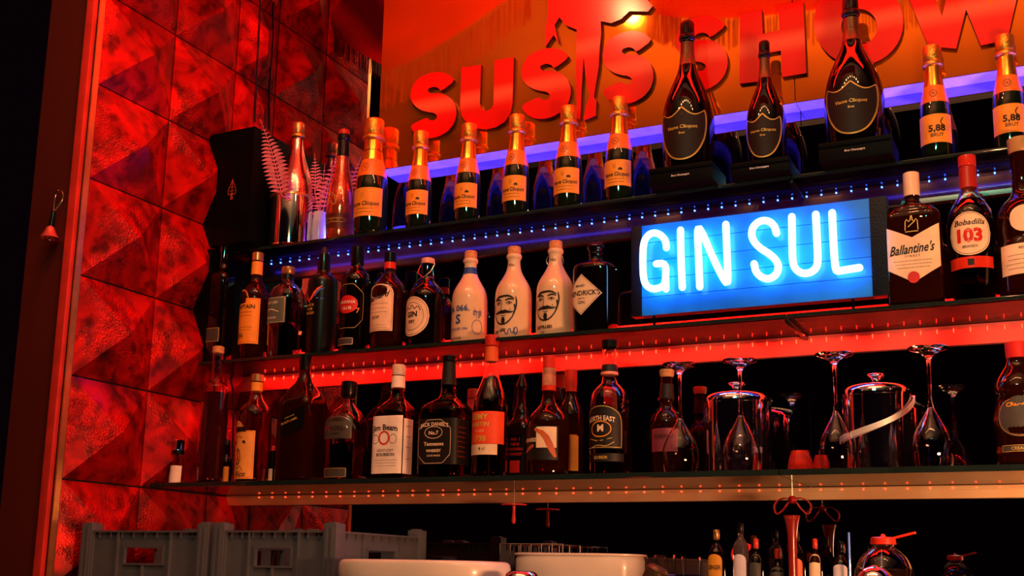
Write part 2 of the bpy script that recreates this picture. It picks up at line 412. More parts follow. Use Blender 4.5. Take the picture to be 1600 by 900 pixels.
box('trim_2', -0.172, -0.034, -TL - 0.02, -TL + 0.0, 0.3, ZO + 2.3, M_brown)['kind'] = 'structure'
box('trim_3', -0.034, -0.009, -TL - 0.026, -TL, 0.3, ZO + 2.3, mat('red_edge_strip', (0.70, 0.035, 0.025), 0.45), bev=.002)['kind'] = 'structure'
box('trim_4', -0.009, 0.0, -TL - 0.012, -TL, 0.3, ZO + 2.3, M_black)['kind'] = 'structure'
box('trim_5', 0.0, 0.004, -TL - 0.016, -TL + .001, 0.3, ZO + 2.3, M_cap_gold)['kind'] = 'structure'
box('added_dark_panel', 0.0, 0.056, -0.205, -0.001, ZM + .003, ZT - 0.012, M_blackplastic)['kind'] = 'structure'  # black panel added over the tiles to keep this corner dark
# back counter
box('back_counter', 0.058, 3.6, -1.05, -0.002, 0.0, ZO - 0.26, mat('dark_counter', (0.02, 0.015, 0.014), 0.45))
tag(bpy.data.objects['back_counter'], 'dark back counter running under the shelves along the mirror', 'counter')

# steel rails on the mirror behind each shelf
def rail(z0, z1, label, y=-0.012, m_=None):
    o = box('steel_rail', 0.003, 3.6, y, -0.0005, z0, z1, m_ or M_steel, bev=.0015)
    tag(o, label, 'rail')
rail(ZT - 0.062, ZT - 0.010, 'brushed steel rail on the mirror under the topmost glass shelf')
rail(ZM - 0.052, ZM + 0.052, 'brushed steel rail behind the middle shelf washed in red light', -0.010, mat('red_wash_steel', (0.60, 0.17, 0.17), 0.5, 0.2, var=0.15, scale=8))  # red of the LED wash is put into the steel's base colour
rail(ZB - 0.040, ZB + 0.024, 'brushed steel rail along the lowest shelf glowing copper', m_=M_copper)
# glass shelves: two panes each with a dark polished front edge
def shelf(z, d, x0, x1, label, t=0.008):
    r = empty('glass_shelf', (x0, 0, z), 0, label, 'shelf')
    bm = bmesh.new(); bx(bm, 0, x1 - x0, -d + .003, -0.013, -t, 0); obj('glass_pane', bm, M_shelf, r, smooth=False)
    bm = bmesh.new(); bx(bm, 0, x1 - x0, -d, -d + .0028, -t, 0, .0008); obj('front_edge', bm, M_edge, r)
    bm = bmesh.new(); bx(bm, 0, x1 - x0, -.0165, -.0125, -t - .001, .0005, .0008); obj('rear_channel', bm, M_cap_black, r)
D1, D2, D3 = 0.135, 0.214, 0.320
shelf(ZT, D1, 0.005, XS - .001, 'topmost glass shelf left of the seam, carrying champagne and the fern')
shelf(ZT, D1, XS + .001, 3.6, 'topmost glass shelf right of the seam under the two number-labelled bottles')
shelf(ZM, D2, 0.005, XS - .001, 'middle glass shelf left of the seam, carrying dark and cream bottles')
shelf(ZM, D2, XS + .001, 3.6, 'middle glass shelf right of the seam, under the whisky and brandy bottles')
shelf(ZB, D3, 0.005, XS - .001, 'lowest glass shelf left of the seam, under the row of spirits', 0.012)
shelf(ZB, D3, XS + .001, 3.6, 'lowest glass shelf right of the seam, under the upturned wine glasses', 0.012)
for z, d, lb in ((ZT, D1, 'thin black bracket under the topmost shelf at the mirror seam'), (ZM, D2, 'thin black bracket under the middle shelf at the mirror seam')):
    bm = bmesh.new(); bx(bm, XS - .004, XS + .004, -d, -.001, z - .018, z - .009, .001); tag(obj('shelf_bracket', bm, M_cap_black), lb, 'bracket')

# LED strips: tape with diodes
def led(z, y, col, es, n, x0, x1, label, sz, both=0.0, tape=None):
    r = empty('led_strip', (x0, y, z), 0, label, 'led strip')
    bm = bmesh.new(); bx(bm, 0, x1 - x0, 0, .0012, -.003, .003); obj('tape', bm, tape or M_black, r, smooth=False)
    M = mat('diode_%d%d' % (int(col[0] * 9), int(col[2] * 9)), col, .4, emit=col, es=es)
    bm = bmesh.new(); bx(bm, -sz[0], sz[0], -.0022, 0.0, -sz[1], sz[1], .0006); first = obj('diode', bm, M, r)
    for i in range(n):
        o = first if i == 0 else first.copy()
        if i: COL.objects.link(o)
        o.parent = r; o.location = ((i + .5) * (x1 - x0) / n, 0, both)
    return r
led(ZT - .0130, -0.0135, (0.025, 0.11, 1.0), 26, 95, 0.10, 3.3, 'blue led strip along the back of the topmost shelf', (.0015, .0015), tape=M_steel)
led(ZM + .018, -0.0115, (1.0, 0.035, 0.010), 8, 95, 0.10, 3.3, 'red led strip just above the back edge of the middle shelf', (.0011, .0045), tape=MATS['red_wash_steel'])
led(ZM - .020, -0.0115, (1.0, 0.035, 0.010), 8, 95, 0.10, 3.3, 'red led strip just below the back edge of the middle shelf', (.0011, .0045), tape=MATS['red_wash_steel'])
led(ZB - .0180, -0.0135, (1.0, 0.05, 0.03), 3, 70, 0.10, 3.3, 'faint red led strip along the back of the lowest shelf', (.0016, .0014), tape=M_copper)
BLUE = (0.035, 0.035, 1.0)
a = lamp('AREA', 'led_glow', (1.7, -0.016, ZT + .002), BLUE, 16, (1.7, -0.016, ZT + 1), size=3.2, size_y=.006)
a = lamp('AREA', 'led_glow', (1.7, -0.045, ZT - .030), BLUE, .13, (1.7, -0.012, ZT - .016), size=3.2, size_y=.006)
a = lamp('AREA', 'led_glow', (1.7, -0.040, ZM + .030), RED, 4.0, (1.7, -0.006, ZM + .025), size=3.2, size_y=.006)
a = lamp('AREA', 'led_glow', (1.7, -0.040, ZM - .030), RED, 0.28, (1.7, -0.006, ZM - .028), size=3.2, size_y=.006)
a = lamp('AREA', 'led_glow', (1.7, -0.05, ZM - .014), RED, 3.5, (1.7, -0.06, ZM - 1), size=3.2, size_y=.006)
a = lamp('AREA', 'led_glow', (1.7, -0.05, ZM + .003), RED, 3.0, (1.7, -0.06, ZM + 1), size=3.2, size_y=.006)

# ------------------------------------------------------------------ the big sign
DS = 0.060
YS = -DS
sg = empty('signboard', (0, 0, 0), 0, 'large orange signboard with red block letters above the mirror shelves', 'sign')
sx0 = at(594, 150, YS).x; sz0 = at(1000, 199.3, YS).z
M_panel = mat('orange_sign_panel', (0.90, 0.22, 0.012), 0.05, 0.80, var=0.08, scale=3)
M_under = mat('pale_sign_underside', (0.75, 0.72, 0.9), 0.45)
box('panel', sx0, XS - .001, YS, YS + .004, sz0, ZO + 2.0, M_panel, sg)
box('panel', XS + .001, 3.8, YS, YS + .004, sz0, ZO + 2.0, M_panel, sg)
box('underside', sx0 + .0005, XS - .001, YS + .0042, -0.0006, sz0 + .0005, sz0 + .006, M_under, sg)
box('underside', XS + .001, 3.8, YS + .0042, -0.0006, sz0 + .0005, sz0 + .006, M_under, sg)
box('side_panel', sx0, sx0 + .004, YS + .0042, -0.0006, sz0 + .0065, ZO + 2.0, M_blackplastic, sg)
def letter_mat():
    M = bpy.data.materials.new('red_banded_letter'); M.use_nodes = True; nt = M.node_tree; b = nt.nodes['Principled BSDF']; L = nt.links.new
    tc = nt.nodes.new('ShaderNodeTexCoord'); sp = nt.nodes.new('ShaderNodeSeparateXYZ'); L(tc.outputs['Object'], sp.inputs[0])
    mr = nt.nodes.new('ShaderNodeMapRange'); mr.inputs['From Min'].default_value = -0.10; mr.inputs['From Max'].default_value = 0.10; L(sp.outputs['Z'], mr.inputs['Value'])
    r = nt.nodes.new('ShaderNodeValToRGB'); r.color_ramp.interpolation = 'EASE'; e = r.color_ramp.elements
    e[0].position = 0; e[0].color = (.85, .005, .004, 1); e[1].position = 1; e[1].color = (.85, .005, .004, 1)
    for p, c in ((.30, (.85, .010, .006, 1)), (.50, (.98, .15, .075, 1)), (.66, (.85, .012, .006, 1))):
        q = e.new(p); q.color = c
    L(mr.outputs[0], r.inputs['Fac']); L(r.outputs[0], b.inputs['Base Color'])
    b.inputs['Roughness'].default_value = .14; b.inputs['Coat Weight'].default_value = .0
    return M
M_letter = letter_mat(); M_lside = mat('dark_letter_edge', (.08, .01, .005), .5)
YL = YS - 0.012
def sign_piece(name, outer, holes=(), cx=None, cy=None, closed_smooth=0, label=None):
    """outer/holes in photo pixels, traced on the plane of the sign; built as an extruded piece"""
    conv = lambda P: [(lambda q: (q.x, q.z))(at(x, y, YL)) for x, y in P]
    rings = [conv(outer)] + [conv(h) for h in holes]
    if closed_smooth:
        def ch(p, it):
            for _ in range(it):
                q = []
                for a, b in zip(p, p[1:] + p[:1]):
                    d = math.hypot(a[0] - b[0], a[1] - b[1])
                    q.append((a[0] * .8 + b[0] * .2, a[1] * .8 + b[1] * .2)); q.append((a[0] * .2 + b[0] * .8, a[1] * .2 + b[1] * .8))
                p = q
            return p
        rings = [ch(r, closed_smooth) for r in rings]
    c = (sum(p[0] for p in rings[0]) / len(rings[0]), (min(p[1] for p in rings[0]) + max(p[1] for p in rings[0])) / 2)
    rings = [[(p[0] - c[0], p[1] - c[1]) for p in r] for r in rings]
    return extrude_rings(name, rings, c)
def extrude_rings(name, rings, c, th=0.012):
    tri = geometry.tessellate_polygon([[Vector((x, z, 0)) for x, z in r] for r in rings])
    flat = [p for r in rings for p in r]; n = len(flat)
    V = [(x, 0, z) for x, z in flat]; F = [tuple(t) for t in tri]
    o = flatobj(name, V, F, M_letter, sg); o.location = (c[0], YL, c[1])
    V2 = [(x, 0.0002, z) for x, z in flat] + [(x, th - .0002, z) for x, z in flat]; F2 = []; b = 0
    for r in rings:
        m_ = len(r)
        for i in range(m_): F2.append((b + i, b + (i + 1) % m_, n + b + (i + 1) % m_, n + b + i))
        b += m_
    flatobj('letter_edge', V2, F2, M_lside, o)
    return o
def crp(L, ox, oy, s): return [(ox + x / s, oy + y / s) for x, y in L]
Sp = crp([(357, 358), (330, 325), (290, 305), (240, 298), (180, 308), (120, 335), (78, 380), (57, 440), (62, 490), (90, 530), (130, 555), (175, 568), (215, 573), (236, 590), (236, 608), (218, 624), (190, 624), (165, 604), (55, 658), (80, 705), (130, 738), (190, 745), (250, 732), (310, 697), (350, 648), (368, 590), (365, 535), (345, 490), (310, 460), (260, 440), (200, 443), (176, 430), (178, 410), (215, 397), (245, 405), (262, 430)], 800, 0, 4)
def S_at(cx, cy, sc=1.0):
    mx = sum(p[0] for p in Sp) / len(Sp); my = sum(p[1] for p in Sp) / len(Sp)
    return [(cx + (x - mx) * sc, cy + (y - my) * sc) for x, y in Sp]
mx0 = sum(p[0] for p in Sp) / len(Sp); my0 = sum(p[1] for p in Sp) / len(Sp)
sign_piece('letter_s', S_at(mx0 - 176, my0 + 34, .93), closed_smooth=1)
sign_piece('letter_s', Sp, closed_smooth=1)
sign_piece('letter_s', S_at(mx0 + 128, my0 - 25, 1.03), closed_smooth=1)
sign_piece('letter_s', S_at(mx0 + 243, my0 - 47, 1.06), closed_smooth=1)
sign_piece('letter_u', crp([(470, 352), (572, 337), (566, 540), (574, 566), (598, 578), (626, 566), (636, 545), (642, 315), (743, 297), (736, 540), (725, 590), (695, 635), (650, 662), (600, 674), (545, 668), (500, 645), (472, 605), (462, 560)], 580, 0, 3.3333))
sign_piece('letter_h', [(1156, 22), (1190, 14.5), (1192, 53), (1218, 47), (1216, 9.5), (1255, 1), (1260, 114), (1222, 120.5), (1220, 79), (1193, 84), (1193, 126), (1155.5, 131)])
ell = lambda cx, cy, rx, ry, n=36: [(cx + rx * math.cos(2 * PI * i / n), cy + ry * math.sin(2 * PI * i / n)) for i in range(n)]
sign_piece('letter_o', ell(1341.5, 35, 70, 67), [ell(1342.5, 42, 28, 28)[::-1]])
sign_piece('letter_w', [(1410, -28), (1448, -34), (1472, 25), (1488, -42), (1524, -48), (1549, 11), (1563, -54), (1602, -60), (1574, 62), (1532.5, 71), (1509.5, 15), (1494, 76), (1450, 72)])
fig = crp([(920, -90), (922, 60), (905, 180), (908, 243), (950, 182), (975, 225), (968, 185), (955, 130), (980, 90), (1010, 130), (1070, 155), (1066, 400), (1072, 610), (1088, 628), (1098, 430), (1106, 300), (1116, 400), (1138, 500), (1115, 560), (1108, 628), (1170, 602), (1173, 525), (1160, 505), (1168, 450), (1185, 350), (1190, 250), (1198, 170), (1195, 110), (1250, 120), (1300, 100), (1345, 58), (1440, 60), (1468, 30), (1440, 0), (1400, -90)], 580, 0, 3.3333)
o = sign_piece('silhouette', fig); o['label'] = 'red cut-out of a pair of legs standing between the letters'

# ------------------------------------------------------------------ hanging valance over the bar (seen in the mirror and in the glossy sign)
def valance(label, pts, yv, top_lift, fr, onsign=True):
    """pts: bottom edge traced in the reflection; yv: distance of the virtual plane behind the mirror"""
    P = []
    for x, y in pts: q = at(x, y, yv); P.append((q.x, q.z))
    off_ = 2 * YS if onsign else 0.0
    P = chaikin(P, 2)
    root = empty('fringed_valance', (P[0][0], -yv + off_, P[0][1]), 0, label, 'curtain', 'fringed valances over the bar')
    M_v = mat('red_drape', (0.55, 0.02, 0.02), 0.45, var=0.2, scale=4)
    V = []; F = []; n = 60; rows = 10
    def pt(t):
        f = t * (len(P) - 1); i = min(int(f), len(P) - 2); f -= i
        return P[i][0] + (P[i + 1][0] - P[i][0]) * f, P[i][1] + (P[i + 1][1] - P[i][1]) * f
    for i in range(n + 1):
        x, z = pt(i / n)
        for j in range(rows + 1):
            v = j / rows
            V.append((x - P[0][0], .035 * math.sin(v * 9 + i * .05) * (1 - v * .3), z - P[0][1] + v * (top_lift)))
    for i in range(n):
        for j in range(rows): a = i * (rows + 1) + j; F.append((a, a + rows + 1, a + rows + 2, a + 1))
    flatobj('drape', V, F, M_v, root, smooth=True)
    V = []; F = []; m_ = 150; rnd = random.Random(3)
    for i in range(m_):
        x, z = pt((i + .5) / m_); x -= P[0][0]; z -= P[0][1]; w_ = abs(P[-1][0] - P[0][0]) / m_ * .36; l = fr * rnd.uniform(.8, 1.05); dx = rnd.uniform(-.004, .004)
        b = len(V); yy = .012 * rnd.uniform(-1, 1)
        for (sx, sz, dd) in ((-w_, 0.01, 0), (w_, 0.01, 0), (w_ * .8 + dx, -l, 0), (-w_ * .8 + dx, -l, 0)):
            V.append((x + sx, yy, z + sz)); V.append((x + sx, yy + w_ * 1.5, z + sz))
        F += [(b, b + 2, b + 4, b + 6), (b + 1, b + 7, b + 5, b + 3), (b, b + 1, b + 3, b + 2), (b + 2, b + 3, b + 5, b + 4), (b + 4, b + 5, b + 7, b + 6), (b + 6, b + 7, b + 1, b)]
    o = flatobj('fringe', V, F, mat('dark_red_fringe', (0.25, 0.012, 0.012), 0.5), root); o['kind'] = 'stuff'
valance('short red fringed valance hanging in the corner beside the panelled wall', [(524, 60), (545, 72), (570, 88), (592, 100), (612, 112)], 0.30, 0.35, 0.055, onsign=False)
valance('red draped valance with long fringe hanging over the left end of the bar', [(585, 118), (620, 112), (670, 92), (720, 62), (770, 25), (830, -25)], 0.50, 0.45, 0.125)
valance('red draped valance with long fringe hanging over the middle of the bar', [(1010, 20), (1060, 34), (1150, 38), (1300, 22), (1420, 0), (1500, -25)], 0.52, 0.45, 0.09)

# ------------------------------------------------------------------ neon sign on the middle shelf
YN = -0.185
c00 = at(985, 352, YN); c01 = at(1387, 308, YN); c10 = at(987, 496, YN); c11 = at(1389, 459, YN)
nx0, nx1 = (c00.x + c10.x) / 2, (c01.x + c11.x) / 2; nz1 = (c00.z + c01.z) / 2; nz0 = (c10.z + c11.z) / 2
ns = empty('neon_sign', ((nx0 + nx1) / 2, YN, ZM + .001), 0, 'glowing blue neon sign reading GIN SUL on a blue panel in a black frame', 'neon sign')
ncx = (nx0 + nx1) / 2
def nb(name, x0, x1, y0, y1, z0, z1, m_, bev=0.0): 
    o = box(name, x0 - ncx, x1 - ncx, y0 - YN, y1 - YN, z0 - ZM - .001, z1 - ZM - .001, m_, ns, bev); return o
M_speck = mat('speckled_black_frame', (0.003, 0.003, 0.010), 0.35, bump=.6, bscale=300, spec=.25)
il = at(1002, 420, YN).x; ir = at(1361, 390, YN).x
nb('frame', nx0, il, YN, YN + .03, nz0, nz1, M_speck, .001); nb('frame', ir, nx1, YN, YN + .03, nz0, nz1, M_speck, .001)
M_np = mat('blue_sign_board', (0.006, 0.22, 0.95), 0.3, var=0.25, scale=9, coat=0.2)
nb('backing', il, ir, YN + .008, YN + .03, nz0, nz1, M_blackplastic)
nr = 5
for k in range(nr):
    za = nz0 + (nz1 - nz0) * k / nr + .0006; zb = nz0 + (nz1 - nz0) * (k + 1) / nr - .0006
    nb('board', il + .0005, ir - .0005, YN + .003, YN + .008, za, zb, M_np)
for lx in (nx0 + .05, nx1 - .08): nb('foot', lx, lx + .006, YN + .008, YN + .02, ZM + .001, nz0, M_chrome)
M_neon = mat('neon_tube', (.9, .95, 1), .3, emit=(0.11, 0.46, 1.0), es=10, var=0)
def npth(L): return [at(960 + x / 3.6, 290 + y / 3.6, YN - .016) for x, y in L]
NEON = {
 'neon_g': [[(292, 350), (290, 315), (268, 282), (235, 265), (200, 270), (172, 300), (161, 350), (160, 430), (162, 510), (175, 560), (210, 583), (250, 578), (280, 560), (288, 530), (290, 435), (235, 440)], [(288, 520), (290, 582)]],
 'neon_i': [[(372, 250), (374, 400), (382, 573)]],
 'neon_n': [[(480, 570), (474, 400), (466, 240), (484, 240), (560, 420), (625, 548), (640, 545), (634, 400), (627, 218)]],
 'neon_s': [[(912, 268), (900, 225), (868, 198), (825, 196), (785, 222), (770, 265), (780, 310), (815, 350), (875, 385), (915, 425), (925, 465), (908, 505), (870, 527), (830, 518), (797, 490), (786, 440)]],
 'neon_u': [[(998, 175), (1000, 300), (1002, 430), (1020, 475), (1060, 496), (1105, 490), (1138, 462), (1145, 420), (1140, 300), (1133, 162)]],
 'neon_l': [[(1225, 153), (1232, 320), (1243, 478), (1262, 482), (1310, 472), (1378, 462)]]}
for nm, Ls in NEON.items():
    bm = bmesh.new()
    for L in Ls:
        P = npth(L); P = [tuple(p) for p in P]
        P = chaikin(P, 2) if len(P) > 2 else P
        tube(bm, [Vector((p[0] - ncx, p[1] - YN, p[2] - ZM - .001)) for p in P], 0.0078, 10)
        for e in (P[0], P[-1]):
            bmesh.ops.create_uvsphere(bm, u_segments=10, v_segments=6, radius=0.0078, matrix=Matrix.Translation((e[0] - ncx, e[1] - YN, e[2] - ZM - .001)))
    o = obj(nm, bm, M_neon, ns)
    e = npth(Ls[0])[-1]
    bm = bmesh.new(); tube(bm, [(e.x - ncx, -.014, e.z - ZM - .001 + .004), (e.x - ncx, .004, e.z - ZM - .001 + .004)], .003, 8); obj('tube_clip', bm, M_clear, o)
# ------------------------------------------------------------------ champagne bottles, top shelf
def champ(x, yt, yb, hw, label, Y=-0.0905, script='Veuve Clicquot', number=None, big=False, hcut=None):
    H_ = yb - yt; f = lambda t: yt + H_ * t
    prof = [(f(0), .56), (f(.012), .60), (f(.12), .60), (f(.135), .56), (f(.155), .68), (f(.175), .68), (f(.19), .52), (f(.28), .56), (f(.37), .68), (f(.47), .86), (f(.55), .96), (f(.64), 1.0), (f(.9), 1.0), (f(.97), .98), (f(1), .93)]
    prof = [(y, r * hw) for y, r in prof]
    B = bottle('champagne_bottle', label, 'bottle', x, ZT, Y, prof, M_black_glass, neck_y=f(.19), group='orange-labelled champagne bottles on the top shelf',
               parts=[('cork_cap', f(0), f(.14), M_gold, 0.0), ('wire_ring', f(.14), f(.185), M_gold, 0.0), ('foil_neck', f(.185), f(.37), mat('smooth_gold_foil', (1.0, .42, .05), .24, .92, bump=.12, bscale=90), .0004)])
    c = lab(B, f(.365), f(.515), 3.0 * .74, 'rect', M_collar, name='neck_label', off=.0006)
    sk = B['sk']; R = B['R']
    mz = B['zy'](f(.44))
    strokes(sk, c, [[(math.cos(a) * R * .22, mz + math.sin(a) * R * .26) for a in [2 * PI * i / 16 for i in range(17)]], [(-R * .1, mz + R * .1), (R * .1, mz - R * .1)], [(R * .1, mz + R * .1), (-R * .1, mz - R * .1)]], M_darklabel, .0010, off=.0014, name='medallion')
    L = lab(B, f(.625), f(.865), 1.28, 'rect', M_orange)
    hh = (f(.865) - f(.625))
    if number:
        wr(B, L, number, .15, f(.625) + hh * .52, hh * .28, M_ink, 1.5, bold=.03)
        wr(B, L, 'BRUT', .15, f(.625) + hh * .74, hh * .12, M_ink, 1.3)
        strokes(sk, L, [[(R * .55, B['zy'](f(.66))), (R * .35, B['zy'](f(.70))), (R * .6, B['zy'](f(.73))), (R * .4, B['zy'](f(.76)))]], M_ink, .002)
    else:
        wr(B, L, script, .12, f(.625) + hh * .58, hh * .20, M_ink, 1.9, bold=.02, shear=.1)
        scribble(sk, L, R * .1, R * .7, [B['zy'](f(.625) + hh * .74), B['zy'](f(.625) + hh * .86)], M_ink, .0011, seed=int(x))
        strokes(sk, L, [[(R * (.0 - .0) + math.cos(a) * R * .09, B['zy'](f(.625) + hh * .25) + math.sin(a) * R * .12) for a in [2 * PI * i / 10 for i in range(11)]]], M_darklabel, .0007, name='emblem')
        if not big: strokes(sk, L, [[(R * .30, B['zy'](f(.625) + hh * .40), .004), (R * .42, B['zy'](f(.625) + hh * .34), .007), (R * .55, B['zy'](f(.625) + hh * .40), .004)]], M_ink, .004, name='emblem')
    # pale back label, seen in the mirror
    bk = Skin(lambda z: B['rf'](z)); pa = patch('back_label', bk, B['root'], 0, R * .6, B['zy'](f(.93)), B['zy'](f(.78)), 'rect', M_paleblue)
    pa.rotation_euler = (0, 0, PI)
    return B
champ(577, 190, 380, 26, 'largest orange-labelled champagne bottle, beside the copper-toned bottle at the left', Y=-.098, big=True)
for q in [(652.5, 208, 371, 20, 'orange-labelled champagne bottle first right of the largest one'),
          (729, 196, 361, 20.3, 'orange-labelled champagne bottle below the letter U of the sign'),
          (805, 182, 351, 21, 'orange-labelled champagne bottle below the second S of the sign'),
          (887, 168, 341, 22, 'orange-labelled champagne bottle under the feet of the red silhouette'),
          (967.5, 154, 330, 22.5, 'orange-labelled champagne bottle just left of the first black magnum')]:
    champ(*q)
champ(1466, 72, 267, 23.5, 'champagne bottle with a large black number on its orange label, left of such two', Y=-.085, number='5,88')
champ(1582, 55, 252, 24, 'champagne bottle with a large black number, cut by the right edge', Y=-.085, number='5,88')

def magnum(x, yt, yb, hw, label, sx0_, sx1_, sy0, sy1, Y):
    H_ = yb - yt; f = lambda t: yt + H_ * t
    zst = at((sx0_ + sx1_) / 2, sy0 + 4, Y - .06).z
    k = mpp(at(x, yb, Y))
    prof = [(f(0), .24), (f(.02), .27), (f(.085), .27), (f(.10), .31), (f(.12), .31), (f(.135), .24), (f(.22), .26), (f(.33), .34), (f(.45), .66), (f(.55), .88), (f(.66), .99), (f(.75), 1.0), (f(1), .93)]
    prof = [(y, r * hw) for y, r in prof]
    st_ = empty('bottle_stand', (at((sx0_ + sx1_) / 2, sy1, Y - .05).x, Y, ZT + .0005), 0, 'black display stand holding the ' + label.split(' bottle')[0].replace('matte ', ''), 'stand')
    hwid = (sx1_ - sx0_) / 2 * k * .90
    zb = zst - ZT
    b_ = box('plinth', -hwid, hwid, -.055, .060, 0, zb - .012, M_blackplastic, st_, .002)
    b2 = box('upper_rim', -hwid * 1.0, hwid * 1.0, -.058, .063, zb - .0115, zb, M_blackplastic, st_, .002)
    letter(Flat(0, -.0552), b_, 'Dom Perignon' if False else 'Brut Champagne', 0, (zb) * .45, .006, M_white, hwid * .9, off=.0004, shear=.2)
    B = bottle('magnum_bottle', label, 'bottle', x, ZT + zb + .0005, Y, prof, M_dark_glass, neck_y=f(.125), group=None,
               parts=[('cork_cap', f(0), f(.09), M_cap_black, 0.0), ('wire_ring', f(.09), f(.128), M_cap_black, 0), ('foil_neck', f(.128), f(.335), mat('dark_gold_foil', (.16, .09, .04), .35, .7, bump=.4, bscale=200), .0004)])
    L = lab(B, f(.63), f(.97), .98, 'shield', mat('charcoal_shield', (.012, .009, .008), .55, spec=.3), s0=.05)
    for e, ww in ((1.0, .0016), (.955, .0009)):
        outline(B['sk'], L, .05 * B['R'], .98 * e * B['R'], B['zy'](f(.97 - (1 - e) * .12)), B['zy'](f(.63 + (1 - e) * .12)), 'shield', M_goldp, ww, .0010)
    wr(B, L, 'Veuve Clicquot', .05, f(.765), H_ * .032, M_goldp, 1.35, bold=.01, shear=.15)
    wr(B, L, 'Brut', .05, f(.80), H_ * .016, M_goldp, .5)
    return B
magnum(1076, 35, 262, 41, 'tall black magnum bottle with gold shield label, nearest the orange champagne row', 1008, 1120, 253, 297, -.128)
magnum(1198.5, 65, 258, 31.5, 'small black bottle with gold shield label between the two magnums', 1137, 1238, 245, 283, -.118)
magnum(1337, -4, 225, 45.5, 'rightmost and tallest black magnum bottle with gold shield label', 1277, 1397, 212, 258, -.132)

# ------------------------------------------------------------------ left end of the top shelf
B = bottle('metallic_bottle', 'shiny rose-metal bottle standing in the chrome cooler at the left end', 'bottle', 462, ZT + .012, -.085,
           [(194, 8.5), (197, 9.5), (209, 9.5), (212, 9), (215, 11), (218, 11), (221, 8.5), (236, 10), (250, 13), (265, 18), (280, 23), (297, 27), (330, 28), (380, 28), (393, 26)], M_pinkmetal, neck_y=220,
           parts=[('cork_cap', 194, 213, M_cap_gold, 0), ('wire_ring', 213, 219, M_gold, 0)])
X0 = B['root'].location.x
k = mpp(at(450, 340, -.085)); hb = at(451, 300, -.085 - .05).z - ZT
ck = empty('bottle_cooler', (at(452, 395, -.085).x, -.085, ZT + .0005), 0, 'mirror-polished chrome bottle cooler on the left end of the top shelf', 'cooler')
B['root'].location.x = ck.location.x + .008
rb = 33 * k
bm = bmesh.new(); lathe(bm, [(0, rb * .94), (.003, rb), (hb - .004, rb), (hb, rb * .99), (hb, rb * .95), (.008, rb * .93)], seg=48); obj('wall', bm, M_chrome, ck)
bm = bmesh.new(); lathe(bm, [(hb - .006, rb + .0003), (hb - .006, rb + .0018), (hb + .001, rb + .0018), (hb + .001, rb - .001)], seg=48); obj('rim', bm, M_cap_gold, ck)
B = bottle('decorated_bottle', 'copper-red bottle with black neck and pear-shaped body beside the chrome cooler', 'bottle', 529, ZT, -.07,
           [(205, 7), (207, 9), (213, 9), (214, 10), (222, 10), (223, 8.5), (232, 9), (250, 9.5), (265, 11), (285, 15), (305, 20), (325, 22.5), (345, 22.5), (365, 21), (380, 21), (388, 19)],
           mat('copper_red_glass', (.65, .10, .05), .08, .7, var=.3, scale=80, bump=.3, bscale=140, coat=.4), neck_y=250, parts=[('wax_seal', 205, 214, M_cap_red, 0), ('black_neck', 214, 250, M_cap_black, .0003)])
L = lab(B, 345, 368, 1.3, 'rect', mat('dark_copper_band', (.12, .02, .01), .4, .3), name='band')
for i in range(3): strokes(B['sk'], L, [[(B['R'] * .5 * math.cos(a) + B['R'] * (i - 1) * .5, B['zy'](356) + .006 * math.sin(a)) for a in [2 * PI * j / 12 for j in range(13)]]], M_goldp, .0008)
strokes(B['sk'], B['root'], [[(B['R'] * .35 * math.cos(a), B['zy'](322) + B['R'] * (.35 * math.sin(a) + .15 * math.cos(3 * a))) for a in [2 * PI * j / 24 for j in range(25)]], [(-B['R'] * .3, B['zy'](330)), (0, B['zy'](310)), (B['R'] * .3, B['zy'](330))]], M_goldp, .0012, name='relief_ornament')
# black presentation box with spade
YB = -.19
bx1 = at(395, 250, YB).x
zt_ = at(395, 198, YB).z
bb = empty('presentation_box', (.03, YB, ZT + .0005), 0, 'tall matt black box with a small copper spade emblem in the corner', 'box')
box('box_body', .054 - .03, bx1 - .03, 0, .165, 0, zt_ - ZT, M_blackplastic, bb, .0015)
flap = box('side_flap', .006 - .03, .0535 - .03, 0, .165, 0, zt_ - ZT - .001, M_blackplastic, bb, .0010)
e = at(363, 296, YB); sp = [(0, 1), (.28, .55), (.8, .1), (.95, -.25), (.75, -.55), (.4, -.5), (.12, -.35), (.15, -.75), (.35, -1), (-.35, -1), (-.15, -.75), (-.12, -.35), (-.4, -.5), (-.75, -.55), (-.95, -.25), (-.8, .1), (-.28, .55), (0, 1)]
M_cu = mat('copper_emblem', (.7, .16, .08), .3, .6)
strokes(Flat(e.x - .03, -.0005, e.z - ZT), bb, [[(x * .015, y * .030) for x, y in sp], [(0, .022), (0, -.028)], [(-.008, -.005), (.008, -.005)], [(-.006, .006), (.006, .006)]], M_cu, .002, off=.0006, name='spade_emblem')

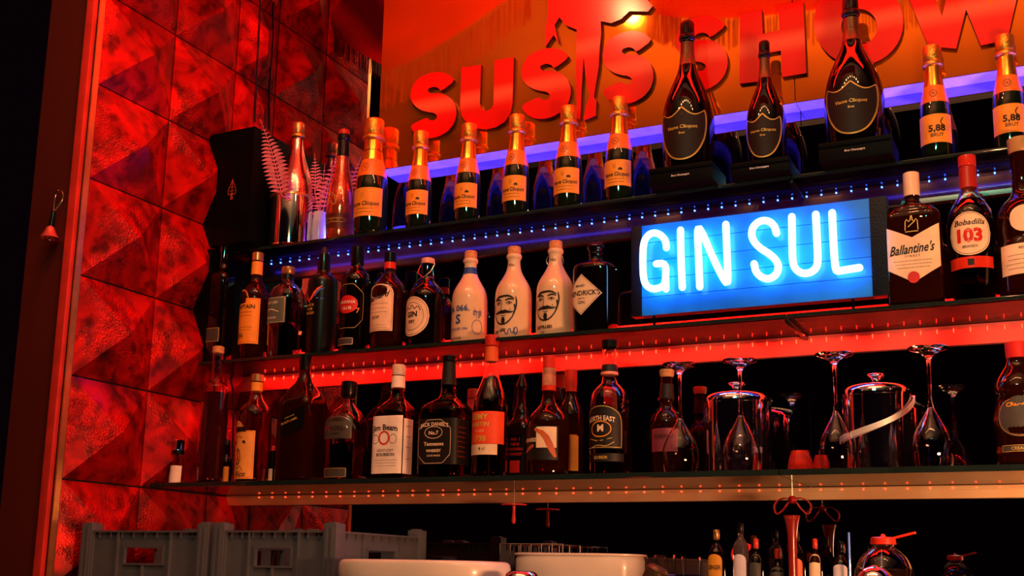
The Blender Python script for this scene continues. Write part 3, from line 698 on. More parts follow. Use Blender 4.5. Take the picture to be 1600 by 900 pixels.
# fern
def frond(parent, p0, p1, bend, wid, n, lean=0.0):
    bm = bmesh.new(); p0, p1 = Vector(p0), Vector(p1); pts = []
    for i in range(n + 1):
        t = i / n; p = p0.lerp(p1, t) + Vector((bend * math.sin(PI * t * .8), lean * t * t, 0)); pts.append(p)
    tube(bm, pts, .001, 5, rads=[.0016 * (1 - .7 * i / n) for i in range(n + 1)])
    for i in range(1, n):
        t = i / n; L = wid * (math.sin(PI * min(1, t * .75 + .22)) ** .8) * (1.02 - t ** 3)
        d = (pts[i + 1] - pts[i - 1]).normalized()
        for s in (-1, 1):
            side = Vector((s * 1.0, 0.12 * s, 0.10)) + d * .45; side.normalize()
            nrm = d.cross(side).normalized(); V = []
            for (u, w_) in ((0, .25), (.25, 1), (.6, .8), (1, .08)):
                c = pts[i] + side * L * u + Vector((0, 0, -1)) * L * .35 * u * u
                for sg_ in (-1, 1): V.append(bm.verts.new(c + d * sg_ * w_ * L * .13 + nrm * .0006 * (1 - u)))
            for a in range(3): bm.faces.new((V[2 * a], V[2 * a + 1], V[2 * a + 3], V[2 * a + 2]))
    return obj('frond', bm, M_leaf, parent, smooth=False)
YF = -.045
vx = at(497, 385, YF).x
lamp('POINT', 'vase_fill', (vx + .035, -.022, ZT + .04), BLUE, 2.2, size=.008)  # blue point light added beside the vase to strengthen its glow
fp = empty('fern_in_vase', (vx, YF, ZT + .0005), 0, 'pink-lit fern fronds fanning out of a blue-lit glass vase behind the cooler', 'plant')
vk = mpp(at(497, 350, YF))
bm = bmesh.new(); lathe(bm, chaikin([(0, .016), (.004, .020), (.05, .022), (.085, .020), (.11, .018)], 1) + chaikin([(.11, .0155), (.085, .0175), (.05, .0195), (.008, .016)], 1), seg=32); obj('vase', bm, mat('frosted_vase_glass', (.65, .78, 1), .15, trans=.25, ior=1.4), fp)
def fpt(x, y, Y): q = at(x, y, Y); return (q.x - vx, Y - YF, q.z - ZT)
for (x0, y0, x1, y1, b, wd, n) in [(440, 306, 403, 187, .012, .046, 20), (492, 300, 490, 240, .004, .026, 12), (505, 330, 532, 232, -.006, .032, 14), (520, 335, 562, 245, .01, .034, 14), (500, 330, 508, 255, .0, .030, 12), (515, 340, 548, 300, .0, .018, 10), (505, 345, 482, 290, .0, .02, 12)]:
    base = (0, 0, .09)
    q0 = fpt(x0, y0, -.165 if x0 < 450 else YF); q1 = fpt(x1, y1, -.215 if x0 < 450 else YF + .005)
    f_ = frond(fp, q0, q1, b, wd, n)
    bm = bmesh.new(); tube(bm, [base, ((base[0] + q0[0]) / 2, (base[1] + q0[1]) / 2 + .0, (base[2] + q0[2]) / 2 + .01), q0], .0012, 5); obj('stalk', bm, M_leaf, f_)

# ------------------------------------------------------------------ middle shelf bottles
def nbp(x, yt, yb): return x
M_bs = mat('smoky_bottle_glass', (.55, .40, .45), .02, trans=.9, ior=1.4)
B = bottle('slim_bottle', 'tall slim dark bottle with brass cap against the panelled wall, middle shelf', 'bottle', 340, ZM, -.172,
           [(373, 8), (374, 8.5), (381, 8.5), (382, 7.5), (420, 7.8), (424, 12), (430, 16.5), (440, 17.5), (520, 17.5), (546, 17.5), (556, 17)], M_dark_glass, neck_y=381, parts=[('cap', 373, 382, M_cap_gold, 0.0004)], n=4)
lab(B, 508, 528, .8, 'rect', M_darklabel, border=M_goldp)
B = bottle('rum_bottle', 'rum bottle with tall orange label and brass screw cap, middle shelf left', 'bottle', 393, ZM, -.15,
           [(397, 8.5), (398, 9), (409, 9), (410, 8.5), (431, 8.8), (441, 9.5), (447, 15), (455, 20), (462, 22), (480, 22.5), (545, 22), (560, 21)], M_brown_glass, neck_y=410,
           parts=[('screw_cap', 397, 410, M_cap_gold, .0003), ('neck_label', 411, 431, M_orange, .0003)])
L = lab(B, 455, 536, 1.15, 'step', M_orange, s0=-.1, border=M_redink)
wr(B, L, 'CAPTAIN', -.1, 482, 6.5, M_ink, 1.6, bold=.02); scribble(B['sk'], L, -.1 * B['R'], B['R'] * .7, [B['zy'](y) for y in (490, 495, 512, 516)], M_ink, .0009, seed=5)
strokes(B['sk'], L, [[(-.3 * B['R'], B['zy'](468), .003), (0, B['zy'](466), .007), (.15 * B['R'], B['zy'](469), .002)], [(-.9 * B['R'], B['zy'](504.5)), (0 * B['R'], B['zy'](504.5))]], M_ink, .0025)
wr(B, L, 'RON', -.5, 524, 8, M_ink, .8, bold=.02)
B = bottle('gin_bottle', 'clear ribbed bottle with a slate-green label and brown stopper, middle shelf', 'bottle', 443, ZM, -.14,
           [(419, 9.5), (420, 10.5), (428, 10.5), (430, 9.5), (438, 9.8), (441, 10), (447, 16), (455, 23), (465, 25), (480, 25), (545, 24.5), (557, 23)], M_clear, neck_y=438, n=3, shell=True, liquid=M_water, fill_y=505, 
           parts=[('stopper', 419, 430, M_cap_gold, 0), ('neck_seal', 430, 439, M_cap_black, .0004)])
L = lab(B, 468, 506, 1.0, 'rect', M_greenlabel, s0=-.35, border=M_cream)
strokes(B['sk'], L, [[(-.95 * B['R'], B['zy'](490), .001), (-.5 * B['R'], B['zy'](484), .003), (.2 * B['R'], B['zy'](490), .002)]], M_white, .002); wr(B, L, 'DRY GIN', -.35, 476, 4, M_white, 1.2); wr(B, L, 'DISTILLED', -.35, 498, 3, M_white, 1.0)
B = bottle('black_bottle', 'black bottle with pouring spout and a red and blue painted motif', 'bottle', 499, ZM, -.14,
           [(388, 3), (392, 5), (397, 6), (399, 9.5), (420, 10), (428, 9.5), (432, 17), (437, 22), (445, 23.5), (520, 23.5), (548, 22.5), (555, 22)], M_cap_black, neck_y=399, parts=[('pour_spout', 388, 400, M_black, 0)])
sk = B['sk']; z = B['zy']; R = B['R']
strokes(sk, B['root'], [[(-.7 * R, z(466), .002), (-.3 * R, z(475), .006), (.2 * R, z(458), .007), (.6 * R, z(452), .002)], [(-.75 * R, z(455), .002), (-.5 * R, z(470), .005), (-.25 * R, z(477), .002)]], mat('vermilion_print', (.8, .10, .02), .5), .004)
strokes(sk, B['root'], [[(.1 * R, z(468), .002), (.35 * R, z(458), .007), (.75 * R, z(455), .001)], [(.2 * R, z(470)), (.7 * R, z(471))]], mat('cobalt_print', (.04, .12, .6), .5), .003)
for i, t in enumerate(('BLACK', 'RUM', 'SPICED')): letter(sk, B['root'], t, -.25 * R, z(480 + i * 6), 4 * B['k'], M_goldp, .9 * R)
B = bottle('rum_bottle', 'black rum bottle with red oval emblem between the painted bottle and a cream label', 'bottle', 552, ZM, -.14,
           [(387, 9.5), (388, 10), (414, 10), (418, 9), (423, 12), (429, 19), (437, 23), (450, 24), (545, 24), (553, 23)], M_dark_glass, neck_y=417, parts=[('cap', 387, 418, M_cap_black, .0003)])
outline(B['sk'], B['root'], 0, 1.1 * B['R'], B['zy'](516), B['zy'](450), 'octa', M_goldp, .0009, .0008)
e = lab(B, 467, 494, .75, 'oval', M_redink, name='emblem'); wr(B, e, 'HAVANA', 0, 477, 5, M_white, 1.6, bold=.02); wr(B, e, 'CLUB', 0, 486, 5, M_white, .8, bold=.02)
wr(B, B['root'], '7', .75, 490, 8, M_orange, .3); lab(B, 531, 541, .75, 'rect', M_darklabel, s0=-.2, border=M_white)
B = bottle('cognac_bottle', 'dark bottle with cream label and a red band under its black cap', 'bottle', 604, ZM, -.145,
           [(396, 9), (397, 9.5), (411, 9.5), (412, 9), (423, 9), (430, 9), (436, 13), (444, 22), (455, 27), (468, 27.5), (545, 27), (552, 26)], M_brown_glass, neck_y=412,
           parts=[('cap', 396, 412, M_cap_black, .0003), ('red_band', 412, 423, M_cap_red, .0005)])
L = lab(B, 451, 524, .95, 'arch', M_cream, s0=-.12, border=M_ink)
wr(B, L, 'Bernard', -.12, 471, 9, M_ink, 1.5, shear=.4, bold=.02, slope=.25); wr(B, L, 'VSOP', -.25, 503, 5, M_ink, .8); scribble(B['sk'], L, -.15 * B['R'], .7 * B['R'], [B['zy'](y) for y in (482, 489, 495, 515, 519)], M_ink, .0008, seed=9)
B = bottle('swing_top_bottle', 'black swing-top bottle with round cream label showing a crown', 'bottle', 664, ZM, -.13,
           [(405, 9.5), (406, 10.5), (413, 10.5), (415, 9.5), (434, 10.5), (441, 12), (448, 19), (458, 28), (468, 31), (540, 31), (547, 30)], M_dark_glass, neck_y=414, parts=[('stopper', 405, 414, mat('rose_porcelain', (.75, .4, .32), .2, coat=.5), 0)])
L = lab(B, 470, 530, .95, 'oval', M_cream, s0=-.25)
for e in (.92, .70): outline(B['sk'], L, -.25 * B['R'], .95 * e * B['R'], B['zy'](500 + 30 * e), B['zy'](500 - 30 * e), 'oval', M_ink, .0009, .0009)
wr(B, L, 'GIN', -.25, 497, 9, M_ink, .8, bold=.04); wr(B, L, 'DRY', -.25, 508, 5, M_ink, .8, bold=.03)
strokes(B['sk'], L, [[(-.75 * B['R'], B['zy'](492)), (-.6 * B['R'], B['zy'](484)), (-.4 * B['R'], B['zy'](490)), (-.25 * B['R'], B['zy'](481)), (-.1 * B['R'], B['zy'](490)), (.1 * B['R'], B['zy'](484)), (.25 * B['R'], B['zy'](492))]], M_ink, .002, name='crown')
h_ = B['h']; k = B['k']; zz = B['zy']
bm = bmesh.new()
for s in (-1, 1):
    tube(bm, [(s * 10.5 * k, 0, zz(408)), (s * 13 * k, -.001, zz(415)), (s * 12 * k, -10 * k, zz(428)), (0, -13 * k, zz(438))], .0009, 6)
tube(bm, [(-12 * k, 0, zz(432)), (-24 * k, -.002, zz(446))], .0009, 6)
tube(bm, [(12 * k * math.cos(a), 12 * k * math.sin(a), zz(436)) for a in [2 * PI * i / 20 for i in range(21)]], .0009, 6)
obj('wire_bail', bm, M_wire, B['root'])
def cream(x, yt, yb, hw, label, Y, art):
    H_ = yb - yt; f = lambda t: yt + H_ * t
    B = bottle('stoneware_bottle', label, 'bottle', x, ZM, Y,
               [(f(0), .33 * hw), (f(.01), .35 * hw), (f(.08), .35 * hw), (f(.085), .40 * hw), (f(.10), .43 * hw), (f(.12), .42 * hw), (f(.135), .34 * hw), (f(.20), .35 * hw), (f(.26), .42 * hw), (f(.33), .62 * hw), (f(.40), .86 * hw), (f(.47), .98 * hw), (f(.54), hw), (f(.96), hw), (f(1), .96 * hw)],
               M_ceramic, neck_y=f(.083), group='cream stoneware bottles', parts=[('cork_stopper', f(0), f(.085), M_cork, 0)])
    sk, z, R, k = B['sk'], B['zy'], B['R'], B['k']
    if art == 'text':
        patch('blue_neck_band', sk, B['root'], 0, B['rf'](z(f(.22))) * 2.2, z(f(.25)), z(f(.18)), 'rect', M_blueink, .0006)
        strokes(sk, B['root'], [[(-R, z(f(.50))), (.9 * R, z(f(.50)))], [(-R, z(f(.87))), (.6 * R, z(f(.87)))]], M_ink, .0008)
        letter(sk, B['root'], 'RA 066.', -.25 * R, z(f(.63)), 10 * k, M_blueink, 1.6 * R, bold=.02)
        letter(sk, B['root'], 'S', -.15 * R, z(f(.74)), 15 * k, M_blueink, bold=.02)
        letter(sk, B['root'], 'DISTILLED GIN', -.2 * R, z(f(.84)), 4 * k, M_blueink, 1.2 * R)
        letter(sk, B['root'], 'handmade', -.3 * R, z(f(.93)), 3.5 * k, M_ink, 1.0 * R)
        letter(sk, B['root'], 'dry gin', .95 * R, z(f(.68)), 16 * k, M_blueink, .5 * R)
        strokes(sk, B['root'], [[(.95 * R + .3 * R * math.cos(a), z(f(.82)) + .4 * R * math.sin(a)) for a in [2 * PI * i / 14 for i in range(15)]]], M_blueink, .0012)
    else:
        # bearded face: unit = half face width, centred on the bottle front slightly left
        s0, z0, u = -.10 * R, z(f(.66)), .72 * R
        D = [[(-.95, .35, .04), (-.98, -.1, .06), (-.8, -.7, .08), (-.45, -1.15, .10), (0, -1.32, .12), (.4, -1.15, .10), (.78, -.65, .08), (.98, 0, .10), (1.0, .45, .12), (.92, .8, .05)],
             [(-.85, .55, .08), (-.5, .80, .16), (0, .84, .14), (.45, .84, .16), (.82, .62, .08)],
             [(-.78, .52, .05), (-.5, .62, .15), (-.15, .50, .07)], [(.15, .50, .07), (.5, .63, .15), (.8, .52, .05)],
             [(-.70, .30, .04), (-.45, .40, .07), (-.2, .30, .04)], [(-.65, .26, .03), (-.45, .2, .03), (-.25, .26, .03)], [(-.5, .30, .14), (-.4, .30, .14)],
             [(.2, .30, .04), (.45, .40, .07), (.7, .30, .04)], [(.25, .26, .03), (.45, .2, .03), (.65, .26, .03)], [(.42, .30, .14), (.52, .30, .14)],
             [(-.12, .45, .03), (-.16, .0, .04), (-.24, -.20, .05), (-.05, -.25, .05), (.05, -.25, .05), (.22, -.20, .05)],
             [(-.85, -.40, .02), (-.6, -.42, .12), (-.25, -.34, .24), (0, -.40, .20), (.25, -.34, .24), (.6, -.42, .12), (.85, -.30, .02)],
             [(-.2, -.62, .04), (0, -.66, .05), (.2, -.62, .04)],
             [(0, -.75, .20), (0, -1.0, .34), (0, -1.28, .18)], [(-.5, -.1, .03), (-.62, -.35, .03)], [(.5, -.1, .03), (.62, -.35, .03)], [(.85, .2, .12), (.9, -.2, .10), (.75, -.6, .06)], [(-.85, .25, .06), (-.86, -.2, .05)]]
        o = strokes(sk, B['root'], D, M_ink, .05, s0, z0, u, name='printed_face'); 
        if art == 'name':
            letter(sk, B['root'], 'DISTILLED', -.2 * R, z(f(.895)), 5 * k, M_ink, 1.5 * R, bold=.04); letter(sk, B['root'], 'N.2', -.25 * R, z(f(.945)), 3.5 * k, M_ink, .5 * R)
        else:
            letter(sk, B['root'], 'Dry Gin', -.35 * R, z(f(.90)), 7 * k, M_ink, 1.1 * R, bold=.03, shear=.3, slope=.15)
            strokes(sk, B['root'], [[(0 * R, z(f(.90))), (.12 * R, z(f(.95))), (.28 * R, z(f(.86))), (.4 * R, z(f(.94))), (.6 * R, z(f(.85))), (.72 * R, z(f(.90))), (.55 * R, z(f(.95))), (.5 * R, z(f(.87)))]], M_blueink, .0022, name='blue_scrawl')
        letter(sk, B['root'], 'No.', .1 * B['rf'](z(f(.2))), z(f(.20)), 5 * k, M_ink)
    if art == 'name':
        pass
    return B
cream(732, 394, 541, 28, 'cream stoneware bottle with blue lettering and a blue neck band', -.125, 'text')
cream(801, 387, 534, 29, 'cream stoneware bottle printed with a moustached face and a blue scrawl', -.125, 'scrawl')
B = cream(866.5, 378, 530, 29.5, 'cream stoneware bottle printed with a moustached face, wire loop at the neck', -.125, 'name')
bm = bmesh.new(); r_ = B['rf'](B['zy'](398)) + .002; tube(bm, [(-r_, 0, B['zy'](398)), (-r_ - .006, -.001, B['zy'](406)), (-r_ - .001, -.002, B['zy'](413))], .0007, 6)
tube(bm, [(r_, 0, B['zy'](402)), (r_ + .004, -.001, B['zy'](411)), (r_ - .001, -.001, B['zy'](417))], .0007, 6); obj('wire_loop', bm, M_wire, B['root'])
B = bottle('apothecary_bottle', 'squat black apothecary bottle with a diamond label left of the neon sign', 'bottle', 930, ZM, -.15,
           [(384, 10), (385, 13.5), (390, 14), (395, 10.5), (399, 11.5), (401, 10), (408, 10.5), (412, 14), (415, 27), (419, 32), (428, 33), (500, 33), (522, 31.5)], M_dark_glass, neck_y=384, n=3.2, asp=.9)
L = lab(B, 434, 496, 1.02, 'diamond', M_cream, s0=-.35, border=M_ink)
wr(B, L, "HENDRICK'S", -.25, 463, 8.5, M_ink, 1.65, bold=.02); wr(B, L, 'GIN', -.35, 477, 5, M_ink, .5); wr(B, L, 'A M E R I C A N'[:9], -.35, 471, 2.6, M_ink, .8); wr(B, L, 'MINED', -.4, 452, 3.5, M_ink, .7)
B = bottle('whisky_bottle', 'flat-sided whisky bottle with pale chevron label and red seal right of the neon sign', 'bottle', 1433, ZM, -.155,
           [(270, 11), (271, 12), (306, 12), (309, 10.5), (314, 11), (319, 16), (326, 30), (334, 40), (344, 42), (380, 42), (463, 42), (474, 41)], M_brown_glass, neck_y=306, n=5, asp=.62,
           parts=[('cap', 270, 306, mat('pale_cap', (.85, .62, .45), .35), .0003)])
L = lab(B, 355, 440, .96, 'chevron', M_cream)
wr(B, L, "Ballantine's", -.02, 390, 16, M_ink, 1.55, shear=.35, bold=.02, slope=.06); wr(B, L, 'F I N E S T', 0, 401, 3.5, M_ink, .6)
scribble(B['sk'], L, 0, .68 * B['R'], [B['zy'](y) for y in (408, 413, 418)], M_ink, .0009, seed=2)
se = lab(B, 424, 441, .2, 'oval', M_redink, name='seal', off=.0016)
strokes(B['sk'], B['root'], [[(-.22 * B['R'], B['zy'](363)), (-.2 * B['R'], B['zy'](345)), (-.05 * B['R'], B['zy'](352)), (0, B['zy'](338)), (.05 * B['R'], B['zy'](352)), (.2 * B['R'], B['zy'](345)), (.22 * B['R'], B['zy'](363))], [(-.22 * B['R'], B['zy'](365)), (.22 * B['R'], B['zy'](365))], [(-.12 * B['R'], B['zy'](358)), (.12 * B['R'], B['zy'](350))]], M_goldp, .0016, name='crest')
B = bottle('brandy_bottle', 'clear brandy bottle with red neck and a label reading 103', 'bottle', 1524.5, ZM, -.14,
           [(243, 12), (244, 13), (260, 13), (262, 12.5), (279, 13), (296, 13.5), (305, 14), (312, 17), (322, 24), (334, 31), (346, 34), (360, 35), (440, 34), (450, 32), (470, 32), (489, 31)], M_clear, neck_y=297, shell=True, liquid=mat('deep_amber', (.35, .06, .02), .0, trans=1.0, ior=1.34), fill_y=318,
           parts=[('cap', 243, 261, M_cap_red, .0004), ('neck_sleeve', 262, 298, mat('dark_red_sleeve', (.4, .02, .01), .35), .0004)])
L = lab(B, 345, 415, .95, 'oval', M_cream, off=.0006, border=M_ink)
wr(B, L, '103', 0, 383, 23, M_redink, 1.55, bold=.05); wr(B, L, 'Bobadilla', 0, 362, 9, M_ink, 1.3, shear=.3); wr(B, L, 'BRANDY', 0, 401, 4, M_ink, .8)
b2 = lab(B, 417, 435, 1.05, 'rect', M_cap_red, name='lower_label', off=.0007); lab(B, 421, 431, .13, 'rect', M_ink, name='emblem', off=.0014, parent=b2)
B = bottle('liqueur_bottle', 'dark bottle with cream label cut off by the right edge, middle shelf', 'bottle', 1611, ZM, -.14,
           [(215, 17), (217, 19), (236, 18), (240, 16), (300, 15), (312, 20), (325, 34), (345, 42), (370, 42), (385, 40), (395, 44), (470, 44), (481, 42)], M_brown_glass, neck_y=240, parts=[('cap', 215, 240, mat('olive_cap', (.5, .28, .1), .35), .0003)])
L = lab(B, 397, 445, .95, 'rect', M_cream, s0=0); wr(B, L, 'RESERVE', 0, 404, 4, M_ink, 1.5); scribble(B['sk'], L, 0, .8 * B['R'], [B['zy'](y) for y in (415, 422, 429, 436)], M_ink, .0009, seed=4)
lab(B, 335, 378, .5, 'oval', M_cream, s0=0, name='upper_label')

# ------------------------------------------------------------------ lowest shelf
M_miniglass = M_clear
B = bottle('travel_flask', 'tiny clear flask with steel cap and white label at the far left end', 'bottle', 276, ZB, -.27,
           [(688, 8), (689, 8.8), (700, 8.8), (703, 9.3), (706, 9.3), (708, 9), (735, 11), (742, 11)], M_clear, neck_y=700, parts=[('steel_cap', 688, 701, M_chrome, .0002), ('collar', 701, 706, M_cap_black, .0004)], shell=True, solidbase=.003)
lab(B, 720, 741, 1.35, 'rect', M_white)
B = bottle('slim_bottle', 'tall slim bottle with cork top standing before the panels, lowest shelf', 'bottle', 328, ZB, -.235,
           [(543, 7.5), (544, 9), (553, 9), (554, 8), (594, 8), (597, 13), (601, 20), (606, 21), (640, 21.5), (735, 22), (743, 21)], M_clear, neck_y=553, shell=True, liquid=mat('dark_cherry_liqueur', (.10, .01, .015), .02, trans=.5, ior=1.34), fill_y=612, parts=[('stopper', 543, 554, M_cork, .0003)])
outline(B['sk'], B['root'], -.2 * B['R'], .5 * B['R'], B['zy'](715), B['zy'](694), 'rect', M_ink, .0008, .0006)
B = bottle('miniature_bottle', 'miniature dark bottle with orange label beside the slim corked bottle', 'bottle', 352.5, ZB, -.20,
           [(687, 3), (689, 4), (694, 4.5), (706, 5), (712, 8), (717, 9), (742, 9)], M_dark_glass, neck_y=694, parts=[('cap', 687, 695, M_cap_black, .0002)])
L = lab(B, 720, 740, 1.2, 'rect', M_orange); strokes(B['sk'], L, [[(-.2 * B['R'], B['zy'](736)), (0, B['zy'](724)), (.3 * B['R'], B['zy'](736))]], M_ink, .002)
B = bottle('tequila_bottle', 'tequila bottle with a tall golden label showing a masked skull', 'bottle', 393, ZB, -.215,
           [(586, 9), (587, 9.8), (597, 9.8), (598, 9), (611, 9), (617, 9.5), (624, 12), (632, 20), (640, 25), (655, 26.5), (735, 26), (743, 25)], M_clear, neck_y=597, shell=True, liquid=M_amber, fill_y=640, parts=[('screw_cap', 586, 597, M_cap_gold, .0003), ('neck_label', 598, 611, M_orange, .0004)])
L = lab(B, 655, 737, 1.0, 'step', mat('golden_label', (.9, .42, .09), .5), s0=-.25, border=M_redink)
sk, z, R = B['sk'], B['zy'], B['R']
patch('emblem_band', sk, L, -.35 * R, .55 * R, z(671), z(664), 'arch', M_ink, .0012)
strokes(sk, L, [[(-.75 * R, z(688), .003), (-.7 * R, z(684), .006), (-.6 * R, z(688), .003)], [(.0 * R, z(687), .003), (.1 * R, z(684), .007), (.18 * R, z(688), .003)], [(-.5 * R, z(700), .001), (-.35 * R, z(694), .004), (-.15 * R, z(700), .002), (-.1 * R, z(712), .002), (-.35 * R, z(718), .004), (-.5 * R, z(710), .001)], [(-.7 * R, z(716)), (-.45 * R, z(724)), (-.1 * R, z(718)), (.1 * R, z(726))], [(-.6 * R, z(680)), (-.35 * R, z(677)), (0, z(680))]], M_ink, .0012, name='skull_drawing')
strokes(sk, L, [[(-.35 * R, z(698), .004), (-.3 * R, z(712), .008)]], M_redink, .004, name='skull_drawing')
wr(B, L, 'Rico', -.1, 730, 8, M_ink, .8, shear=.4)
for (x, y0, hw, mt, lb, cap) in ((425, 697, 5.5, M_cap_black, 'small black vial with red tip beside the tequila bottle', M_cap_red),):
    B = bottle('small_vial', lb, 'bottle', x, ZB, -.20, [(y0, 2.5), (y0 + 5, 3), (y0 + 6, hw * .9), (y0 + 20, hw), (742, hw)], mt, neck_y=y0 + 6, parts=[('tip', y0, y0 + 6, cap, .0002)])
    lab(B, 724, 741, .7, 'rect', M_cream)
q = at(439.5, 738, -.20); bm = bmesh.new(); bmesh.ops.create_uvsphere(bm, u_segments=20, v_segments=12, radius=.0085, matrix=Matrix.Translation((q.x, -.2, ZB + .0087)))
for v in bm.verts:
    if v.co.z > ZB + .014: v.co.z = ZB + .014 + (v.co.z - ZB - .014) * .5
tag(obj('pink_stopper', bm, mat('pink_plastic', (.85, .18, .15), .35)), 'small round pink stopper lying left of the square whisky bottle', 'stopper')
B = bottle('whisky_bottle', 'square dark whisky bottle with a slanted black label, lowest shelf', 'bottle', 468, ZB, -.20,
           [(557, 8), (558, 9), (576, 9), (580, 8.5), (588, 9.5), (598, 14), (612, 23), (624, 29), (634, 31), (690, 31), (735, 31), (743, 30)], M_brown_glass, neck_y=578, n=6, parts=[('cap', 557, 578, M_cap_black, .0003)])
L = lab(B, 634, 684, .82, 'slant', M_cap_black, off=.0008)
strokes(B['sk'], L, [[(-.82 * B['R'], B['zy'](683.5)), (.82 * B['R'], B['zy'](665))]], M_goldp, .0012, name='gold_line')
wr(B, L, 'BLACK LABEL', -.05, 656, 3.5, M_goldp, 1.2, slope=.33); wr(B, L, 'JOHN WALKER', -.05, 650, 2.4, M_goldp, 1.1, slope=.33)
B = bottle('bourbon_decanter', 'round-shouldered bourbon decanter with grey arched label and black stopper', 'bottle', 539, ZB, -.20,
           [(597, 11), (598, 12), (615, 12), (621, 10), (623, 11), (627, 11), (631, 10), (637, 17), (645, 26), (655, 31), (668, 33), (690, 32), (737, 31), (743, 30)], M_clear, neck_y=622, n=2.6, shell=True, liquid=mat('dark_bourbon', (.28, .04, .015), .0, trans=1.0, ior=1.34), fill_y=690,
           parts=[('stopper', 597, 621, M_cap_black, 0)])
L = lab(B, 650, 683, .85, 'dome', M_darklabel, border=M_steel); wr(B, L, 'WOODFORD', 0, 668, 8, M_steel, 1.3, bold=.03); wr(B, L, 'RESERVE', 0, 676, 3, M_steel, .9)
l2 = lab(B, 724, 737, .65, 'rect', M_darklabel, border=M_goldp, name='lower_label')
B = bottle('bourbon_bottle', 'bourbon bottle with tall white label and ribbed white cap', 'bottle', 617, ZB, -.20,
           [(571, 9.5), (572, 10.3), (586, 10.3), (587, 10), (606, 10.8), (612, 10.5), (622, 12), (630, 20), (638, 27), (648, 30), (735, 30), (743, 29)], M_amber, neck_y=587, n=5, parts=[('ribbed_cap', 571, 587, mat('ivory_cap', (.8, .62, .5), .35), .0004), ('neck_label', 588, 606, M_white, .0005)])
L = lab(B, 650, 733, .92, 'rect', M_white, off=.0008)
sl = lab(B, 654, 733, .38, 'rect', M_white, s0=1.36, off=.0008, name='side_label')
wr(B, L, 'Jim Beam', -.1, 668, 12, M_ink, 1.5, bold=.03, arc=.004); wr(B, L, 'KENTUCKY', 0, 700, 4, M_ink, 1.2); wr(B, L, 'BOURBON', 0, 706, 5, M_ink, 1.2, bold=.03)
outline(B['sk'], L, -.1 * B['R'], .28 * B['R'], B['zy'](691), B['zy'](673), 'oval', M_redink, .004, .0014); outline(B['sk'], L, -.62 * B['R'], .2 * B['R'], B['zy'](690), B['zy'](677), 'oval', M_ink, .001, .0014); outline(B['sk'], L, .42 * B['R'], .2 * B['R'], B['zy'](690), B['zy'](677), 'oval', M_ink, .001, .0014)
scribble(B['sk'], L, 0, .75 * B['R'], [B['zy'](y) for y in (714, 718, 722)], M_ink, .0009, seed=12); scribble(B['sk'], sl, 1.3 * B['R'], .2 * B['R'], [B['zy'](y) for y in (665, 680, 695, 712)], M_ink, .0015, seed=13)
B = bottle('whiskey_bottle', 'square whiskey bottle with ornate black label and black neck sleeve', 'bottle', 697, ZB, -.20,
           [(557, 10), (558, 10.5), (565, 10.5), (567, 9.5), (590, 11), (602, 12.5), (607, 12), (618, 13), (624, 18), (632, 29), (640, 35), (655, 36), (735, 36), (743, 35)], M_amber, neck_y=602, n=7, parts=[('cap', 557, 566, M_cap_black, .0004), ('neck_sleeve', 566, 602, M_black, .0004)])
L = lab(B, 655, 722, 1.50, 'rect', M_ink, s0=.45, off=.0008)
outline(B['sk'], L, -.07 * B['R'], .78 * B['R'], B['zy'](720), B['zy'](657), 'octa', M_cream, .0010, .0014); outline(B['sk'], L, -.1 * B['R'], .42 * B['R'], B['zy'](684), B['zy'](667), 'oval', M_cream, .0013, .0014)
wr(B, L, 'JACK DANIEL\'S', -.08, 664, 8, M_cream, 1.35, bold=.03, arc=.004); wr(B, L, 'No.7', -.1, 676, 6, M_cream, .5, bold=.02); wr(B, L, 'Tennessee', -.08, 692, 6, M_cream, .95, bold=.02); wr(B, L, 'WHISKEY', -.08, 702, 4.5, M_cream, .95, bold=.03); wr(B, L, 'SOUR MASH', -.08, 709, 3, M_cream, .95)
scribble(B['sk'], L, 1.35 * B['R'], .35 * B['R'], [B['zy'](y) for y in (668, 675, 682, 689, 696, 703, 710)], M_cap_red, .0012, off=.0014, seed=21)
B = bottle('cognac_bottle', 'cognac bottle with long red-orange neck and a bright orange label', 'bottle', 764, ZB, -.205,
           [(525, 10), (526, 11), (541, 11), (543, 10), (565, 10.5), (575, 10), (585, 11), (598, 16), (612, 22), (626, 26.5), (645, 28), (735, 27.5), (743, 26)], M_clear, neck_y=566, shell=True, liquid=mat('dark_cognac', (.22, .03, .012), .0, trans=1.0, ior=1.34), fill_y=592, parts=[('cap', 525, 542, M_cap_red, .0004), ('neck_sleeve', 543, 566, mat('orange_sleeve', (.8, .12, .03), .4), .0004)])
M_ored = mat('vivid_orange_label', (.85, .07, .015), .5)
L = lab(B, 644, 692, 1.35, 'rect', M_ored, off=.0006); l2 = lab(B, 692.5, 708, 1.1, 'rect', M_cream, s0=-.2, off=.0007, name='lower_label')
wr(B, L, 'REMY', -.2, 652, 9, M_goldp, 1.2, bold=.03); wr(B, L, 'MARTIN', -.2, 663, 7, M_goldp, 1.2, bold=.03); wr(B, L, 'V S O P', -.15, 673, 3.5, M_cream, 1.1); wr(B, L, '1738', -.15, 684, 9, M_goldp, .8, bold=.02); wr(B, l2, '4 cl', 0, 699, 5, M_ink, .5)
B = bottle('liqueur_bottle', 'small dark liqueur bottle with pourer half hidden right of the orange label', 'bottle', 813, ZB, -.11,
           [(584, 3), (590, 4), (600, 8), (604, 8.5), (609, 6.5), (632, 8), (637, 11), (650, 12), (656, 17), (665, 20), (735, 20), (741, 19)], M_brown_glass, neck_y=604, n=4, parts=[('pourer', 584, 604, M_cap_black, .0003)])
L = lab(B, 674, 732, .78, 'rect', M_cap_black, off=.0008); 
